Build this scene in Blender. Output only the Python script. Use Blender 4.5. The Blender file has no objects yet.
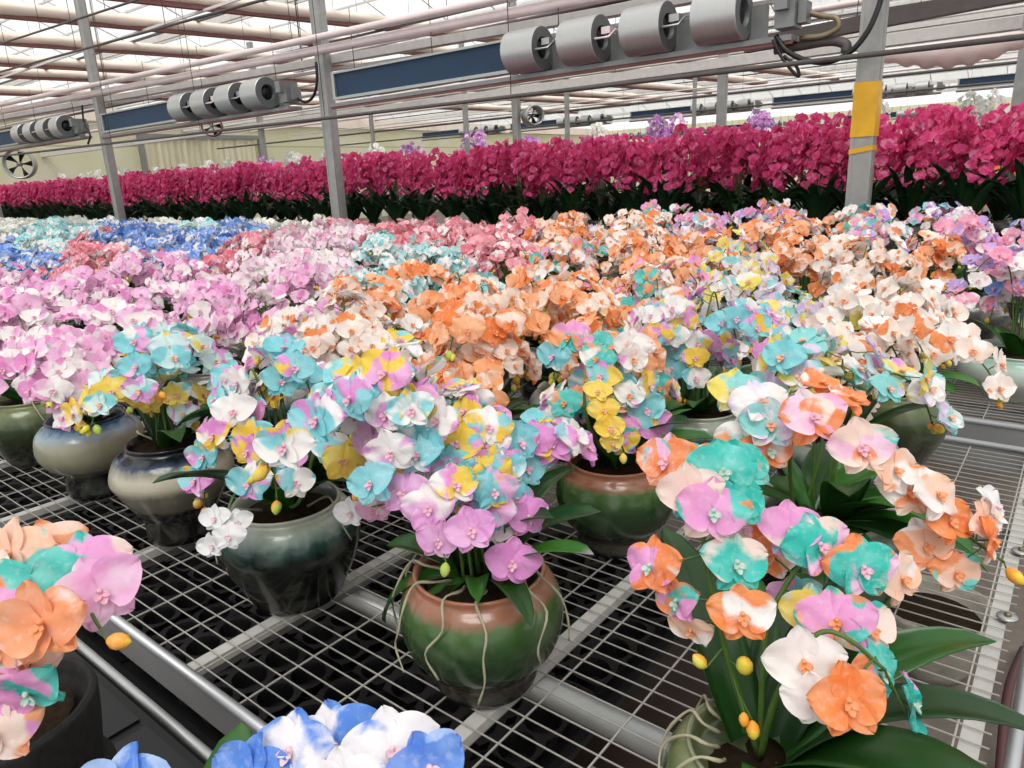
import bpy, math, random
from mathutils import Vector, Matrix, Quaternion, noise
R = math.radians
C = bpy.context.scene.collection
random.seed(7)
BZ = 0.75                      # height of the bench tops above the floor

# ---------------------------------------------------------------- camera
PITCH, ROLL, YAW = math.atan(207.4/717.0), R(2.55), R(38.9)
FW = Vector((-math.sin(YAW), math.cos(YAW), 0)); RT = Vector((math.cos(YAW), math.sin(YAW), 0)); UP = Vector((0, 0, 1))
FC = FW*math.cos(PITCH) - UP*math.sin(PITCH)
DN = -(UP*math.cos(PITCH) + FW*math.sin(PITCH))
IX = RT*math.cos(ROLL) + DN*math.sin(ROLL)
IY = DN*math.cos(ROLL) - RT*math.sin(ROLL)
CAM = Vector((0, 0, BZ+0.85))
cd = bpy.data.cameras.new('camera'); cam = bpy.data.objects.new('camera', cd); C.objects.link(cam)
cd.sensor_width = 36; cd.lens = 717.0/1024*36; cd.clip_start = 0.02; cd.clip_end = 300
bk = -FC; up = -IY
m = Matrix(((IX.x, up.x, bk.x, CAM.x), (IX.y, up.y, bk.y, CAM.y), (IX.z, up.z, bk.z, CAM.z), (0, 0, 0, 1)))
cam.matrix_world = m
bpy.context.scene.camera = cam

def pix(p):
    v = Vector(p)-CAM; d = v.dot(FC)
    return (512+v.dot(IX)*717/d, 384+v.dot(IY)*717/d, d)

def at_y(px, py, Y):           # the point of the wall Y = const that stands behind a spot of the photo
    k = FC*717 + IX*(px-512) + IY*(py-384)
    return CAM + k*(Y/k.y)

def at_d(px, py, D):
    return CAM + (FC*717 + IX*(px-512) + IY*(py-384))*(D/717)

# ---------------------------------------------------------------- material helpers
def sl(h):
    h = h.lstrip('#'); o = []
    for i in (0, 2, 4):
        c = int(h[i:i+2], 16)/255
        o.append(c/12.92 if c <= .04045 else ((c+.055)/1.055)**2.4)
    return (*o, 1)

class NT:
    def __init__(s, name):
        s.m = bpy.data.materials.new(name); s.m.use_nodes = True; s.t = s.m.node_tree; s.t.nodes.clear()
        s.out = s.n('ShaderNodeOutputMaterial')
    def n(s, k, **kw):
        x = s.t.nodes.new(k)
        for a, b in kw.items():
            if a.startswith('i_'):
                x.inputs[a[2:].replace('_', ' ')].default_value = b
            else: setattr(x, a, b)
        return x
    def l(s, a, b): s.t.links.new(a, b)
    def math(s, op, a, b=None, c=None):
        x = s.n('ShaderNodeMath', operation=op)
        for i, v in enumerate((a, b, c)):
            if v is None: continue
            if isinstance(v, (int, float)): x.inputs[i].default_value = v
            else: s.l(v, x.inputs[i])
        return x.outputs[0]
    def ramp(s, fac, stops, interp='LINEAR'):
        x = s.n('ShaderNodeValToRGB'); r = x.color_ramp; r.interpolation = interp
        while len(r.elements) > 1: r.elements.remove(r.elements[-1])
        for i, (p, c) in enumerate(stops):
            e = r.elements[0] if i == 0 else r.elements.new(p)
            e.position = p; e.color = sl(c) if isinstance(c, str) else c
        s.l(fac, x.inputs[0]); return x.outputs[0]
    def noise(s, vec, scale, detail=2, dist=0., rough=.5):
        x = s.n('ShaderNodeTexNoise'); x.inputs['Scale'].default_value = scale; x.inputs['Detail'].default_value = detail
        x.inputs['Distortion'].default_value = dist; x.inputs['Roughness'].default_value = rough
        if vec is not None: s.l(vec, x.inputs['Vector'])
        return x.outputs[0]
    def mix(s, f, a, b, mode='MIX'):
        x = s.n('ShaderNodeMix', data_type='RGBA', blend_type=mode)
        for i, v in ((0, f), (6, a), (7, b)):
            if isinstance(v, (int, float)): x.inputs[i].default_value = v
            elif isinstance(v, str): x.inputs[i].default_value = sl(v)
            elif isinstance(v, tuple): x.inputs[i].default_value = v
            else: s.l(v, x.inputs[i])
        return x.outputs[2]
    def bsdf(s, col, rough=.5, metal=0., spec=.5, bump=None, bs=.2, trans=0., coat=0.):
        x = s.n('ShaderNodeBsdfPrincipled')
        for k, v in (('Base Color', col), ('Roughness', rough), ('Metallic', metal)):
            if isinstance(v, (int, float, tuple)): x.inputs[k].default_value = v
            elif isinstance(v, str): x.inputs[k].default_value = sl(v)
            else: s.l(v, x.inputs[k])
        x.inputs['Specular IOR Level'].default_value = spec
        x.inputs['Coat Weight'].default_value = coat; x.inputs['Coat Roughness'].default_value = .08
        if bump is not None:
            b = s.n('ShaderNodeBump'); b.inputs['Strength'].default_value = bs; b.inputs['Distance'].default_value = .002
            s.l(bump, b.inputs['Height']); s.l(b.outputs[0], x.inputs['Normal'])
        res = x.outputs[0]
        if trans:
            t = s.n('ShaderNodeBsdfTranslucent')
            if isinstance(col, str): t.inputs[0].default_value = sl(col)
            else: s.l(col, t.inputs[0])
            mx = s.n('ShaderNodeMixShader'); mx.inputs[0].default_value = trans
            s.l(res, mx.inputs[1]); s.l(t.outputs[0], mx.inputs[2]); res = mx.outputs[0]
        s.l(res, s.out.inputs[0]); return s.m

def obj_vec(s):
    return s.n('ShaderNodeTexCoord').outputs['Object']

def plain(name, col, rough=.5, metal=0., var=.12, scale=20, spec=.5, coat=0., bs=.0):
    s = NT(name); v = obj_vec(s)
    n = s.noise(v, scale, 4, .3)
    c2 = s.mix(n, tuple(x*(1-var*1.6) for x in sl(col)[:3])+(1,), tuple(min(1, x*(1+var)) for x in sl(col)[:3])+(1,))
    return s.bsdf(c2, rough, metal, spec, bump=n if bs else None, bs=bs, coat=coat)

def petal(name, base, layers=(), scale=14, speck=.22, trans=.33, soft=.013, bias=.30):
    """dyed petals: patches of dye run over each blossom, and every blossom shows its own piece of the pattern"""
    s = NT(name); v = obj_vec(s)
    oi = s.n('ShaderNodeObjectInfo'); at = s.n('ShaderNodeAttribute', attribute_name='fseed')
    sd = s.math('ADD', oi.outputs['Random'], at.outputs['Fac'])
    cx = s.n('ShaderNodeCombineXYZ')
    s.l(s.math('MULTIPLY', sd, 37.1), cx.inputs[0]); s.l(s.math('MULTIPLY', sd, 71.3), cx.inputs[1]); s.l(s.math('MULTIPLY', sd, 13.7), cx.inputs[2])
    ad = s.n('ShaderNodeVectorMath', operation='ADD'); s.l(v, ad.inputs[0]); s.l(cx.outputs[0], ad.inputs[1])
    n0 = s.noise(ad.outputs[0], scale*1.6, 2, .3)
    col = s.mix(s.ramp(n0, [(.35, '000000'), (.65, 'ffffff')]), base[0], base[1])
    fine = s.noise(ad.outputs[0], scale*9, 3, .3)
    for i, (c, th) in enumerate(layers):
        of = s.n('ShaderNodeVectorMath', operation='ADD'); s.l(ad.outputs[0], of.inputs[0]); of.inputs[1].default_value = (3.7*(i+1), -5.1*(i+1), 2.3*(i+1))
        nz = s.noise(of.outputs[0], scale*(1+.25*(i % 2)), 1, .6)
        rn = s.math('FRACT', s.math('MULTIPLY', sd, 91.7+37.3*i))
        f = s.math('ADD', nz, s.math('MULTIPLY', s.math('SUBTRACT', rn, .5), bias))
        f = s.math('ADD', f, s.math('MULTIPLY', s.math('SUBTRACT', fine, .5), .07))
        sf = soft*(2.2 if i == len(layers)-1 else 1)
        col = s.mix(s.ramp(f, [(th-sf, '000000'), (th+sf, 'ffffff')]), col, c)
    wash = s.noise(ad.outputs[0], scale*2.7, 3, .6)
    mm = s.math('ADD', s.math('MULTIPLY', s.ramp(fine, [(.54, '000000'), (.74, 'ffffff')]), speck), s.math('MULTIPLY', s.ramp(wash, [(.48, '000000'), (.75, 'ffffff')]), .16))
    col = s.mix(mm, col, 'fbf7f6')
    n3 = s.noise(ad.outputs[0], 170, 3, .8)
    return s.bsdf(col, .5, 0, .3, bump=n3, bs=.35, trans=trans)

WH = 'f9f4f1'
PAL = dict(
 pink=petal('petal_lilac_pink', ('f2b2dc', 'f7cfe9'), [('e892cc', .60), (WH, .58)]),
 pinkwhite=petal('petal_blush_white', ('fbf0f4', 'f8d8e8'), [('f0b2d2', .60), (WH, .6)]),
 coral=petal('petal_coral', ('f29aa8', 'f6b6be'), [('e97a8e', .58), (WH, .60)]),
 white=petal('petal_white', ('fbfbf7', 'f1f0e6'), [('e6f0ea', .62)], speck=.1),
 aqua=petal('petal_aqua', ('cdeef0', 'a2dde0'), [('7cd0d0', .58), (WH, .55)]),
 blue=petal('petal_blue', ('9cbef0', '7ea9ea'), [('5a8ee2', .55), (WH, .58)]),
 orange=petal('petal_orange', ('f8ac74', 'f9bf94'), [('f48c46', .55), ('fbe8da', .57)]),
 peach=petal('petal_white_orange', ('faf3ed', 'fae2d2'), [('f49656', .60), (WH, .58)], scale=14),
 candy=petal('petal_candy', ('ef94c8', 'f5c0de'), [('98d8dc', .60), ('f79c66', .62), ('c8a6e4', .61), (WH, .61)], bias=.4),
 sherbet=petal('petal_sherbet', ('f7a066', 'f9bb92'), [('5acbc2', .59), ('f0a3d8', .62), (WH, .60)], bias=.4),
 unicorn=petal('petal_unicorn', ('7fd0da', '9fdee4'), [('ea9ada', .56), ('f7d24e', .63), (WH, .63)], bias=.4),
 unicorn_pink=petal('petal_unicorn_pink', ('ec98d6', 'f3bde4'), [('86d4dc', .55), ('f7d350', .66), (WH, .62)], bias=.4),
 pastel=petal('petal_pastel', ('dcc0e8', 'f3eef2'), [('92dad8', .54), ('f1de6c', .56), (WH, .62)], bias=.42),
 frost=petal('petal_frost', ('e6f3f2', 'c6e9ea'), [('88d6dc', .57), ('e8a8de', .62), ('f6dc6c', .68)], bias=.4),
 tropic=petal('petal_tropic', ('38c6b8', '66d4ca'), [('f8935a', .58), ('f0a6da', .62), ('f9e2d6', .60)], bias=.34),
 tropic_orange=petal('petal_tropic_orange', ('f79a62', 'f9b890'), [('46c9bc', .58), ('f0a6da', .63), ('f9e2d6', .60)], bias=.34),
 tropic_pink=petal('petal_tropic_pink', ('f2acdc', 'f8d6ea'), [('3ec8ba', .54), ('f8935a', .60), ('f9e2d6', .61)], bias=.34),
 peachfade=petal('petal_peach_fade', ('fadccb', 'f9c8aa'), [('f69c64', .61), ('74d2ca', .70), (WH, .57)]),
 berry=petal('petal_berry', ('f590b2', 'f8bcd0'), [('c6a8e4', .61), ('84a8ec', .635), (WH, .58)], bias=.4),
 magenta=petal('petal_magenta', ('f85fa4', 'f04490'), [('e0307e', .58), ('f890be', .62)], speck=.15, trans=.45),
 violet=petal('petal_violet', ('d68fe0', 'e6b4ea'), [('c46ad6', .58), (WH, .6)]),
 tangerine=petal('petal_tangerine', ('f08a3c', 'f4a05c'), [('ea6d26', .58)]),
 whiteblue=petal('petal_blue_marbled', ('6597e6', '4d83dd'), [('a9c6f4', .57), ('f7f2f4', .60)], scale=13),
)
for nm, c, c2 in (('solid_orange', 'f68c48', 'f9a468'), ('solid_yellow', 'f7d245', 'f6dc70'), ('solid_white', 'fafafa', 'f4f2f4'), ('solid_lilac', 'e8a0dc', 'f0bce4'), ('solid_teal', '36c6b7', '5cd2c8')):
    PAL[nm] = petal('petal_'+nm, (c, c2), [((WH if nm != 'solid_teal' else 'f6c6b4'), .66)], speck=.2)
def lipmat(n, a, b):
    s = NT(n); v = obj_vec(s); return s.bsdf(s.mix(s.noise(v, 120, 2), a, b), .45, 0, .3, trans=.15)
LIP_Y = lipmat('lip_yellow', 'eec648', 'f0a8d0'); LIP_P = lipmat('lip_pink', 'dc78ac', 'f4e4e0')
LIP_O = lipmat('lip_orange', 'e5792c', 'f6c49c'); LIP_M = lipmat('lip_crimson', 'b01e58', 'e45a92'); LIP_T = lipmat('lip_teal', '58c8bc', 'f8dccb'); LIP_W = lipmat('lip_white', 'f2e9dc', 'e6a9c8')
LIPS = dict(pink=LIP_P, pinkwhite=LIP_P, coral=LIP_P, white=LIP_Y, aqua=LIP_W, blue=LIP_W, orange=LIP_O, peach=LIP_O, magenta=LIP_M, tropic=LIP_T, tropic_pink=LIP_P, tropic_orange=LIP_O, unicorn=LIP_P, unicorn_pink=LIP_P, frost=LIP_Y, solid_teal=LIP_T, solid_lilac=LIP_P, candy=LIP_P, berry=LIP_P, sherbet=LIP_O, solid_yellow=LIP_Y, pastel=LIP_Y,
            tangerine=LIP_O, peachfade=LIP_O, solid_orange=LIP_O, whiteblue=LIP_W, solid_white=LIP_W)
BUD = petal('bud_yellow_green', ('d9d24a', 'e8bc40'), [('f0a236', .56), ('a8c050', .62)], 20, .1, .1)
def leafmat(n, a, b, tip=None):
    s = NT(n); v = obj_vec(s); nz = s.noise(v, 9, 3, .4)
    oi = s.n('ShaderNodeObjectInfo')
    c = s.mix(s.math('MULTIPLY_ADD', nz, .6, s.math('MULTIPLY', oi.outputs['Random'], .4)), a, b)
    if tip:
        sx = s.n('ShaderNodeSeparateXYZ'); s.l(v, sx.inputs[0])
        f = s.ramp(s.math('ADD', sx.outputs[0], s.math('MULTIPLY', nz, .04)), [(.19, '000000'), (.23, 'ffffff')])
        c = s.mix(s.math('MULTIPLY', f, .8), c, tip)
    return s.bsdf(c, .32, 0, .5, trans=.08)
LEAF = leafmat('leaf_green', '173f10', '3c7a25'); LEAF2 = leafmat('leaf_deep_green', '0e2a0e', '27521c'); LEAFT = leafmat('leaf_dyed_tip', '1d4c14', '3c7a25', 'cfa7d6')
LEAFD = leafmat('leaf_dark', '0a1f0e', '29502a')
STEM = plain('stem_green', '4d6b2a', .5, 0, .35, 30); STAKE = plain('stake_dark', '22281c', .6)
ROOT = plain('aerial_root_skin', 'a9a487', .7, 0, .35, 45); MOSS = plain('bark_moss', '2e2419', .95, 0, .6, 70, .1, bs=.6)

# ---------------------------------------------------------------- mesh helpers
class MB:
    def __init__(s): s.v = []; s.f = []; s.mi = []; s.smooth = []; s.seed = []
    def add(s, v, f, mi=0, sm=True, sd=0.):
        o = len(s.v); s.v += [tuple(p) for p in v]; s.f += [tuple(i+o for i in q) for q in f]
        s.mi += [mi]*len(f); s.smooth += [sm]*len(f); s.seed += [sd]*len(v)
    def mesh(s, name, mats, seeds=False):
        me = bpy.data.meshes.new(name); me.from_pydata(s.v, [], s.f)
        for mt in mats: me.materials.append(mt)
        me.polygons.foreach_set('material_index', s.mi); me.polygons.foreach_set('use_smooth', s.smooth)
        if seeds:
            a = me.attributes.new('fseed', 'FLOAT', 'POINT'); a.data.foreach_set('value', s.seed)
        me.update(); return me
    def obj(s, name, mats, parent=None, loc=None, seeds=False):
        if not isinstance(mats, (list, tuple)): mats = [mats]
        return link(name, s.mesh(name, mats, seeds), parent, loc)
    def box(s, a, b, mi=0):
        x0, y0, z0 = a; x1, y1, z1 = b
        s.add([(x0,y0,z0),(x1,y0,z0),(x1,y1,z0),(x0,y1,z0),(x0,y0,z1),(x1,y0,z1),(x1,y1,z1),(x0,y1,z1)],
              [(0,3,2,1),(4,5,6,7),(0,1,5,4),(1,2,6,5),(2,3,7,6),(3,0,4,7)], mi, False)
    def cbox(s, c, d, mi=0): s.box([c[i]-d[i]/2 for i in range(3)], [c[i]+d[i]/2 for i in range(3)], mi)
    def tube(s, pts, r, n=8, mi=0, caps=True, sd=0.):
        pts = [Vector(p) for p in pts]
        if len(pts) < 2: return
        rr = r if isinstance(r, (list, tuple)) else [r]*len(pts)
        V = []; F = []; prev = None
        for i, p in enumerate(pts):
            t = (pts[min(i+1, len(pts)-1)]-pts[max(i-1, 0)])
            if t.length < 1e-9: t = Vector((0, 0, 1))
            t.normalize()
            if prev is None: u = t.orthogonal().normalized()
            else:
                u = prev - t*prev.dot(t)
                if u.length < 1e-6: u = t.orthogonal()
                u.normalize()
            prev = u; w = t.cross(u)
            for k in range(n):
                a = 2*math.pi*k/n; V.append(p+(u*math.cos(a)+w*math.sin(a))*rr[i])
        for i in range(len(pts)-1):
            for k in range(n):
                F.append((i*n+k, i*n+(k+1) % n, (i+1)*n+(k+1) % n, (i+1)*n+k))
        if caps: F += [tuple(range(n-1, -1, -1)), tuple(range((len(pts)-1)*n, len(pts)*n))]
        s.add(V, F, mi, True, sd)
    def lathe(s, prof, n=40, mi=0, c=(0, 0, 0), axis='Z'):
        V = []; F = []
        for r, z in prof:
            for k in range(n):
                a = 2*math.pi*k/n
                p = (r*math.cos(a), r*math.sin(a), z)
                if axis == 'X': p = (p[2], p[0], p[1])
                V.append((p[0]+c[0], p[1]+c[1], p[2]+c[2]))
        for i in range(len(prof)-1):
            for k in range(n):
                F.append((i*n+k, i*n+(k+1) % n, (i+1)*n+(k+1) % n, (i+1)*n+k))
        s.add(V, F, mi)

def link(name, me, parent=None, loc=None):
    o = bpy.data.objects.new(name, me); C.objects.link(o)
    if parent: o.parent = parent
    if loc is not None: o.location = loc
    return o
def tag(o, label=None, cat=None, group=None, kind=None):
    if label: o['label'] = label
    if cat: o['category'] = cat
    if group: o['group'] = group
    if kind: o['kind'] = kind
    return o
def empty(name, loc=(0, 0, 0), rz=0):
    o = bpy.data.objects.new(name, None); C.objects.link(o); o.location = loc; o.rotation_euler.z = rz; o.empty_display_size = .05; return o
def copy_tree(o, parent=None):
    c = o.copy(); C.objects.link(c)
    if parent: c.parent = parent
    for ch in list(o.children): copy_tree(ch, c)
    return c

# ---------------------------------------------------------------- blossoms (face +Z, dorsal sepal +Y), 8 cm wide
def petal_grid(mb, ang, L, Wd, kind, nu, nv, rnd, M=Matrix(), sd=0., z0=0.):
    V = []; F = []
    ca, sa = math.cos(ang), math.sin(ang)
    bend = rnd.uniform(-.15, .42); cup = rnd.uniform(-.10, .30); tw = rnd.uniform(-.3, .3)
    ruf = rnd.uniform(0, 6.28)
    for i in range(nu+1):
        t = i/nu
        if kind == 'petal': w = Wd*(max(0, math.sin(math.pi*min(1, t**.62*.985+.012)))**.52)
        else: w = Wd*(max(0, math.sin(math.pi*min(1, t**.78*.97+.025)))**.58)
        for j in range(nv+1):
            q = -1+2*j/nv
            x = t*L; y = q*w*.5
            if kind == 'petal': y += .10*L*t*(1 if math.cos(ang) > 0 else -1)
            z = z0 + L*(.14*t - bend*t*t) + cup*L*q*q*(w/Wd)*.9 + tw*y*t + (.0034*math.sin(q*5+t*6+ruf)+.0016*math.sin(q*11+ruf*2))*t + (.003*(1-abs(q)) * (1-t) if nv > 2 else 0)
            V.append(M @ Vector((x*ca-y*sa, x*sa+y*ca, z)))
    for i in range(nu):
        for j in range(nv):
            a = i*(nv+1)+j; F.append((a, a+nv+1, a+nv+2, a+1))
    mb.add(V, F, 0, True, sd)

def blossom_into(mb, rnd, nu=7, nv=6, M=Matrix(), sd=0., closed=0.):
    k = rnd.uniform(.93, 1.05)
    for a, L, w, kd, z0 in ((R(rnd.uniform(2, 12)), .043, .050, 'petal', .002), (R(rnd.uniform(168, 178)), .043, .050, 'petal', .002),
                        (R(90+rnd.uniform(-5, 5)), .038, .033, 'sepal', 0), (R(234+rnd.uniform(-5, 5)), .036, .030, 'sepal', -.001), (R(306+rnd.uniform(-5, 5)), .036, .030, 'sepal', -.001)):
        petal_grid(mb, a, L*k, w*k, kd, nu, nv, rnd, M, sd, z0)
    if nu >= 5:
        # lip: mid lobe, two side lobes, column
        for a, L, w, z, up_ in ((R(270), .012, .009, .004, .45), (R(215), .0085, .0075, .004, .8), (R(325), .0085, .0075, .004, .8)):
            V = []; F = []; n = 4
            for i in range(n+1):
                t = i/n; ww = w*math.sin(math.pi*(t*.8+.12))
                for j in range(3):
                    q = j-1; x = t*L; y = q*ww*.5
                    V.append(M @ Vector((x*math.cos(a)-y*math.sin(a), x*math.sin(a)+y*math.cos(a), z+t*L*up_+abs(q)*.003)))
            for i in range(n):
                for j in range(2):
                    b = i*3+j; F.append((b, b+3, b+4, b+1))
            mb.add(V, F, 1, True, sd)
        V = []; F = []; n = 8; rg = [(0, .0), (.0026, .002), (.0030, .005), (.0024, .008), (.0, .010)]
        for r_, z in rg:
            for i in range(n):
                a = 2*math.pi*i/n; V.append(M @ Vector((r_*math.cos(a), .002+r_*math.sin(a)-z*.1, z)))
        for i in range(len(rg)-1):
            for q in range(n): F.append((i*n+q, i*n+(q+1) % n, (i+1)*n+(q+1) % n, (i+1)*n+q))
        mb.add(V, F, 1, True, sd)
    else:
        V = [M @ Vector(p) for p in ((-.008, -.012, .008), (.008, -.012, .008), (.007, .003, .010), (-.007, .003, .010))]
        mb.add(V, [(0, 1, 2, 3)], 1, True, sd)

def bloom_mesh(seed, nu, nv, name='blossom'):
    mb = MB(); blossom_into(mb, random.Random(seed), nu, nv)
    return mb.mesh(name, [PAL['pink'], LIP_Y])
BL_HI = [bloom_mesh(100+i, 9, 8) for i in range(7)]
BL_MD = [bloom_mesh(200+i, 5, 4) for i in range(8)]
def bud_mesh(s=1.):
    mb = MB(); prof = [(0.0001, 0), (.004, .002), (.0085, .008), (.0095, .014), (.0075, .021), (.003, .026), (.0001, .0275)]
    mb.lathe([(a*s, b*s) for a, b in prof], 10); return mb.mesh('bud', [BUD])
BUDM = [bud_mesh(.6), bud_mesh(.8), bud_mesh(1.0)]

def look_mat(pos, nrm, roll=0., sc=1.):
    z = Vector(nrm).normalized(); upv = UP if abs(z.z) < .95 else Vector((0, 1, 0))
    y = (upv - z*upv.dot(z)).normalized(); x = y.cross(z)
    Mm = Matrix(((x.x, y.x, z.x, 0), (x.y, y.y, z.y, 0), (x.z, y.z, z.z, 0), (0, 0, 0, 1)))
    return Matrix.Translation(pos) @ Mm @ Matrix.Rotation(roll, 4, 'Z') @ Matrix.Scale(sc, 4)

def add_blossom(parent, pos, nrm, roll, sc, mat, lip, rnd, hi):
    me = rnd.choice(BL_HI if hi else BL_MD)
    o = bpy.data.objects.new('blossom', me); C.objects.link(o); o.parent = parent
    o.matrix_local = look_mat(pos, nrm, roll, sc)
    o.material_slots[0].link = 'OBJECT'; o.material_slots[0].material = mat
    o.material_slots[1].link = 'OBJECT'; o.material_slots[1].material = lip
    return o

def catmull(P, n=6):
    P = [Vector(p) for p in P]; out = []
    Q = [P[0]*2-P[1]]+P+[P[-1]*2-P[-2]]
    for i in range(1, len(Q)-2):
        for k in range(n):
            t = k/n; a, b, c, d = Q[i-1:i+3]
            out.append(.5*((2*b)+(c-a)*t+(2*a-5*b+4*c-d)*t*t+(3*b-a-3*c+d)*t**3))
    out.append(P[-1]); return out

FACE = Vector((.42, -.80, .42)).normalized()      # blossoms are turned towards the aisle and the light

def spike_path(az, reach, top, drop, rnd, base=.0):
    dx, dy = math.cos(az), math.sin(az)
    b = .03
    return catmull([(dx*b, dy*b, base), (dx*reach*.16+rnd.uniform(-.01, .01), dy*reach*.16, base+(top-base)*.5),
                    (dx*reach*.38, dy*reach*.38, top-.035), (dx*reach*.66, dy*reach*.66, top), (dx*reach, dy*reach, top-drop*.45), (dx*reach*1.18, dy*reach*1.18, top-drop)], 5)

def along(path, s):
    L = [0]
    for a, b in zip(path, path[1:]): L.append(L[-1]+(b-a).length)
    d = s*L[-1]
    for i in range(len(path)-1):
        if L[i+1] >= d: 
            t = (d-L[i])/max(1e-9, L[i+1]-L[i]); return path[i].lerp(path[i+1], t), (path[i+1]-path[i]).normalized(), L[-1]
    return path[-1].copy(), (path[-1]-path[-2]).normalized(), L[-1]

def blossom_spots(path, nb, rnd, s0=.50, s1=.96, wide=.030, rz=0., facing=.55):
    sp = []
    face = Matrix.Rotation(-rz, 3, 'Z') @ FACE
    for k in range(nb):
        s = s0+(s1-s0)*k/max(1, nb-1)+rnd.uniform(-.01, .01)
        p, t, L = along(path, min(.99, s))
        side = t.cross(UP); side = side.normalized() if side.length > .1 else Vector((1, 0, 0))
        sg = 1 if k % 2 else -1
        out = Vector((p.x, p.y, 0)); out = out.normalized() if out.length > .02 else Vector((0, 0, 0))
        off = side*sg*wide*rnd.uniform(.6, 1.25) + UP*rnd.uniform(-.012, .016)
        nrm = face*facing + out*.42 + side*sg*.38 + UP*.14 + Vector((rnd.uniform(-.32, .32), rnd.uniform(-.32, .32), rnd.uniform(-.25, .25)))
        nrm.normalize()
        q = p+off+nrm*.010
        sp.append((p, q, nrm, rnd.uniform(-.35, .35), rnd.uniform(.88, 1.08)))
    return sp

def stem_mesh(path, spots, r0=.0032, budpos=(), n=6):
    mb = MB(); N = len(path)
    mb.tube(path, [r0*(1-.55*i/(N-1)) for i in range(N)], n)
    for p, q, nrm, _, _ in spots:
        mb.tube([p, p.lerp(q, .5)-nrm*.006, q-nrm*.0005], .0013, 4, caps=False)
    for p, q in budpos: mb.tube([p, q], .0012, 4, caps=False)
    return mb

# far spikes: stem and blossoms close together in one mesh
def far_spike(seed, magenta=False):
    rnd = random.Random(seed)
    top = rnd.uniform(.42, .54); reach = rnd.uniform(.07, .24); drop = rnd.uniform(.06, .2)
    if magenta: top = rnd.uniform(.62, .85); reach = rnd.uniform(.05, .25); drop = rnd.uniform(.16, .32)
    path = spike_path(0, reach, top, drop, rnd, .14 if not magenta else .1)
    sp = blossom_spots(path, 10 if not magenta else 13, rnd, .46 if not magenta else .52, .98, .034)
    mb = stem_mesh(path, [], .003, n=4)
    mb.mi = [2]*len(mb.mi)
    for p, q, nrm, ro, sc in sp:
        blossom_into(mb, rnd, 3, 2, look_mat(q, nrm, ro, sc*1.08), rnd.random())
    return mb.mesh('flower_spike', [PAL['pink'], LIP_P, STEM], True)
FAR = [far_spike(500+i) for i in range(9)]
FARM = [far_spike(700+i, True) for i in range(7)]

# ---------------------------------------------------------------- leaves
def leaf_mesh(seed, L=.24, Wd=.062, arch=.5, mat=LEAF, nu=9, nv=4, name='leaf'):
    rnd = random.Random(seed); mb = MB(); V = []; F = []
    x = z = 0.; a = R(rnd.uniform(50, 74)) ; ds = L/nu; tw = rnd.uniform(-.3, .3); cs = rnd.uniform(-.02, .02)
    pts = []
    for i in range(nu+1):
        pts.append((x, z, a)); a -= arch*2.0/nu*(.6+.8*i/nu); x += math.cos(a)*ds; z += math.sin(a)*ds
    for top in (0, 1):
        for i, (px, pz, pa) in enumerate(pts):
            t = i/nu; w = Wd*(max(0, math.sin(math.pi*min(1, .16+t*.83)))**.55)*(1 if t < .999 else .12)
            for j in range(nv+1):
                q = -1+2*j/nv; y = q*w*.5
                h = abs(q)*w*.16 - (.0018 if top else 0) + tw*y*t
                V.append((px-math.sin(pa)*h, y+cs*t*t*4*L, pz+math.cos(pa)*h))
    n1 = (nu+1)*(nv+1)
    for i in range(nu):
        for j in range(nv):
            b = i*(nv+1)+j; F.append((b, b+1, b+nv+2, b+nv+1)); F.append((n1+b, n1+b+nv+1, n1+b+nv+2, n1+b+1))
    for i in range(nu):
        for j in (0, nv):
            b = i*(nv+1)+j; F.append((b, b+nv+1, n1+b+nv+1, n1+b))
    mb.add(V, F); return mb.mesh(name, [mat])
LEAVES = [leaf_mesh(i, random.uniform(.19, .27), random.uniform(.056, .07), random.uniform(.35, .75), LEAF if i % 3 else LEAF2) for i in range(9)]
LEAF_BIG = [leaf_mesh(40+i, .30, .078, .45+.12*i, LEAF if i % 2 else LEAF2, 12, 6) for i in range(4)]
LEAF_TIP = leaf_mesh(60, .26, .052, .35, LEAFT, 12, 6)
def foliage_mesh(seed, n, mat, L=.24):
    rnd = random.Random(seed); mb = MB()
    for k in range(n):
        me = leaf_mesh(seed*31+k, L*rnd.uniform(.8, 1.1), .062, rnd.uniform(.3, .7), mat, 5, 2)
        a = 2*math.pi*k/n+rnd.uniform(-.3, .3); Mr = Matrix.Translation((math.cos(a)*.02, math.sin(a)*.02, 0)) @ Matrix.Rotation(a, 4, 'Z')
        mb.add([Mr @ v.co for v in me.vertices], [tuple(p.vertices) for p in me.polygons]); bpy.data.meshes.remove(me)
    return mb.mesh('foliage', [mat])
FOL = [foliage_mesh(i, 6, LEAF2) for i in range(3)]; FOLM = [foliage_mesh(10+i, 20, LEAFD, .42) for i in range(3)]

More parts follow.
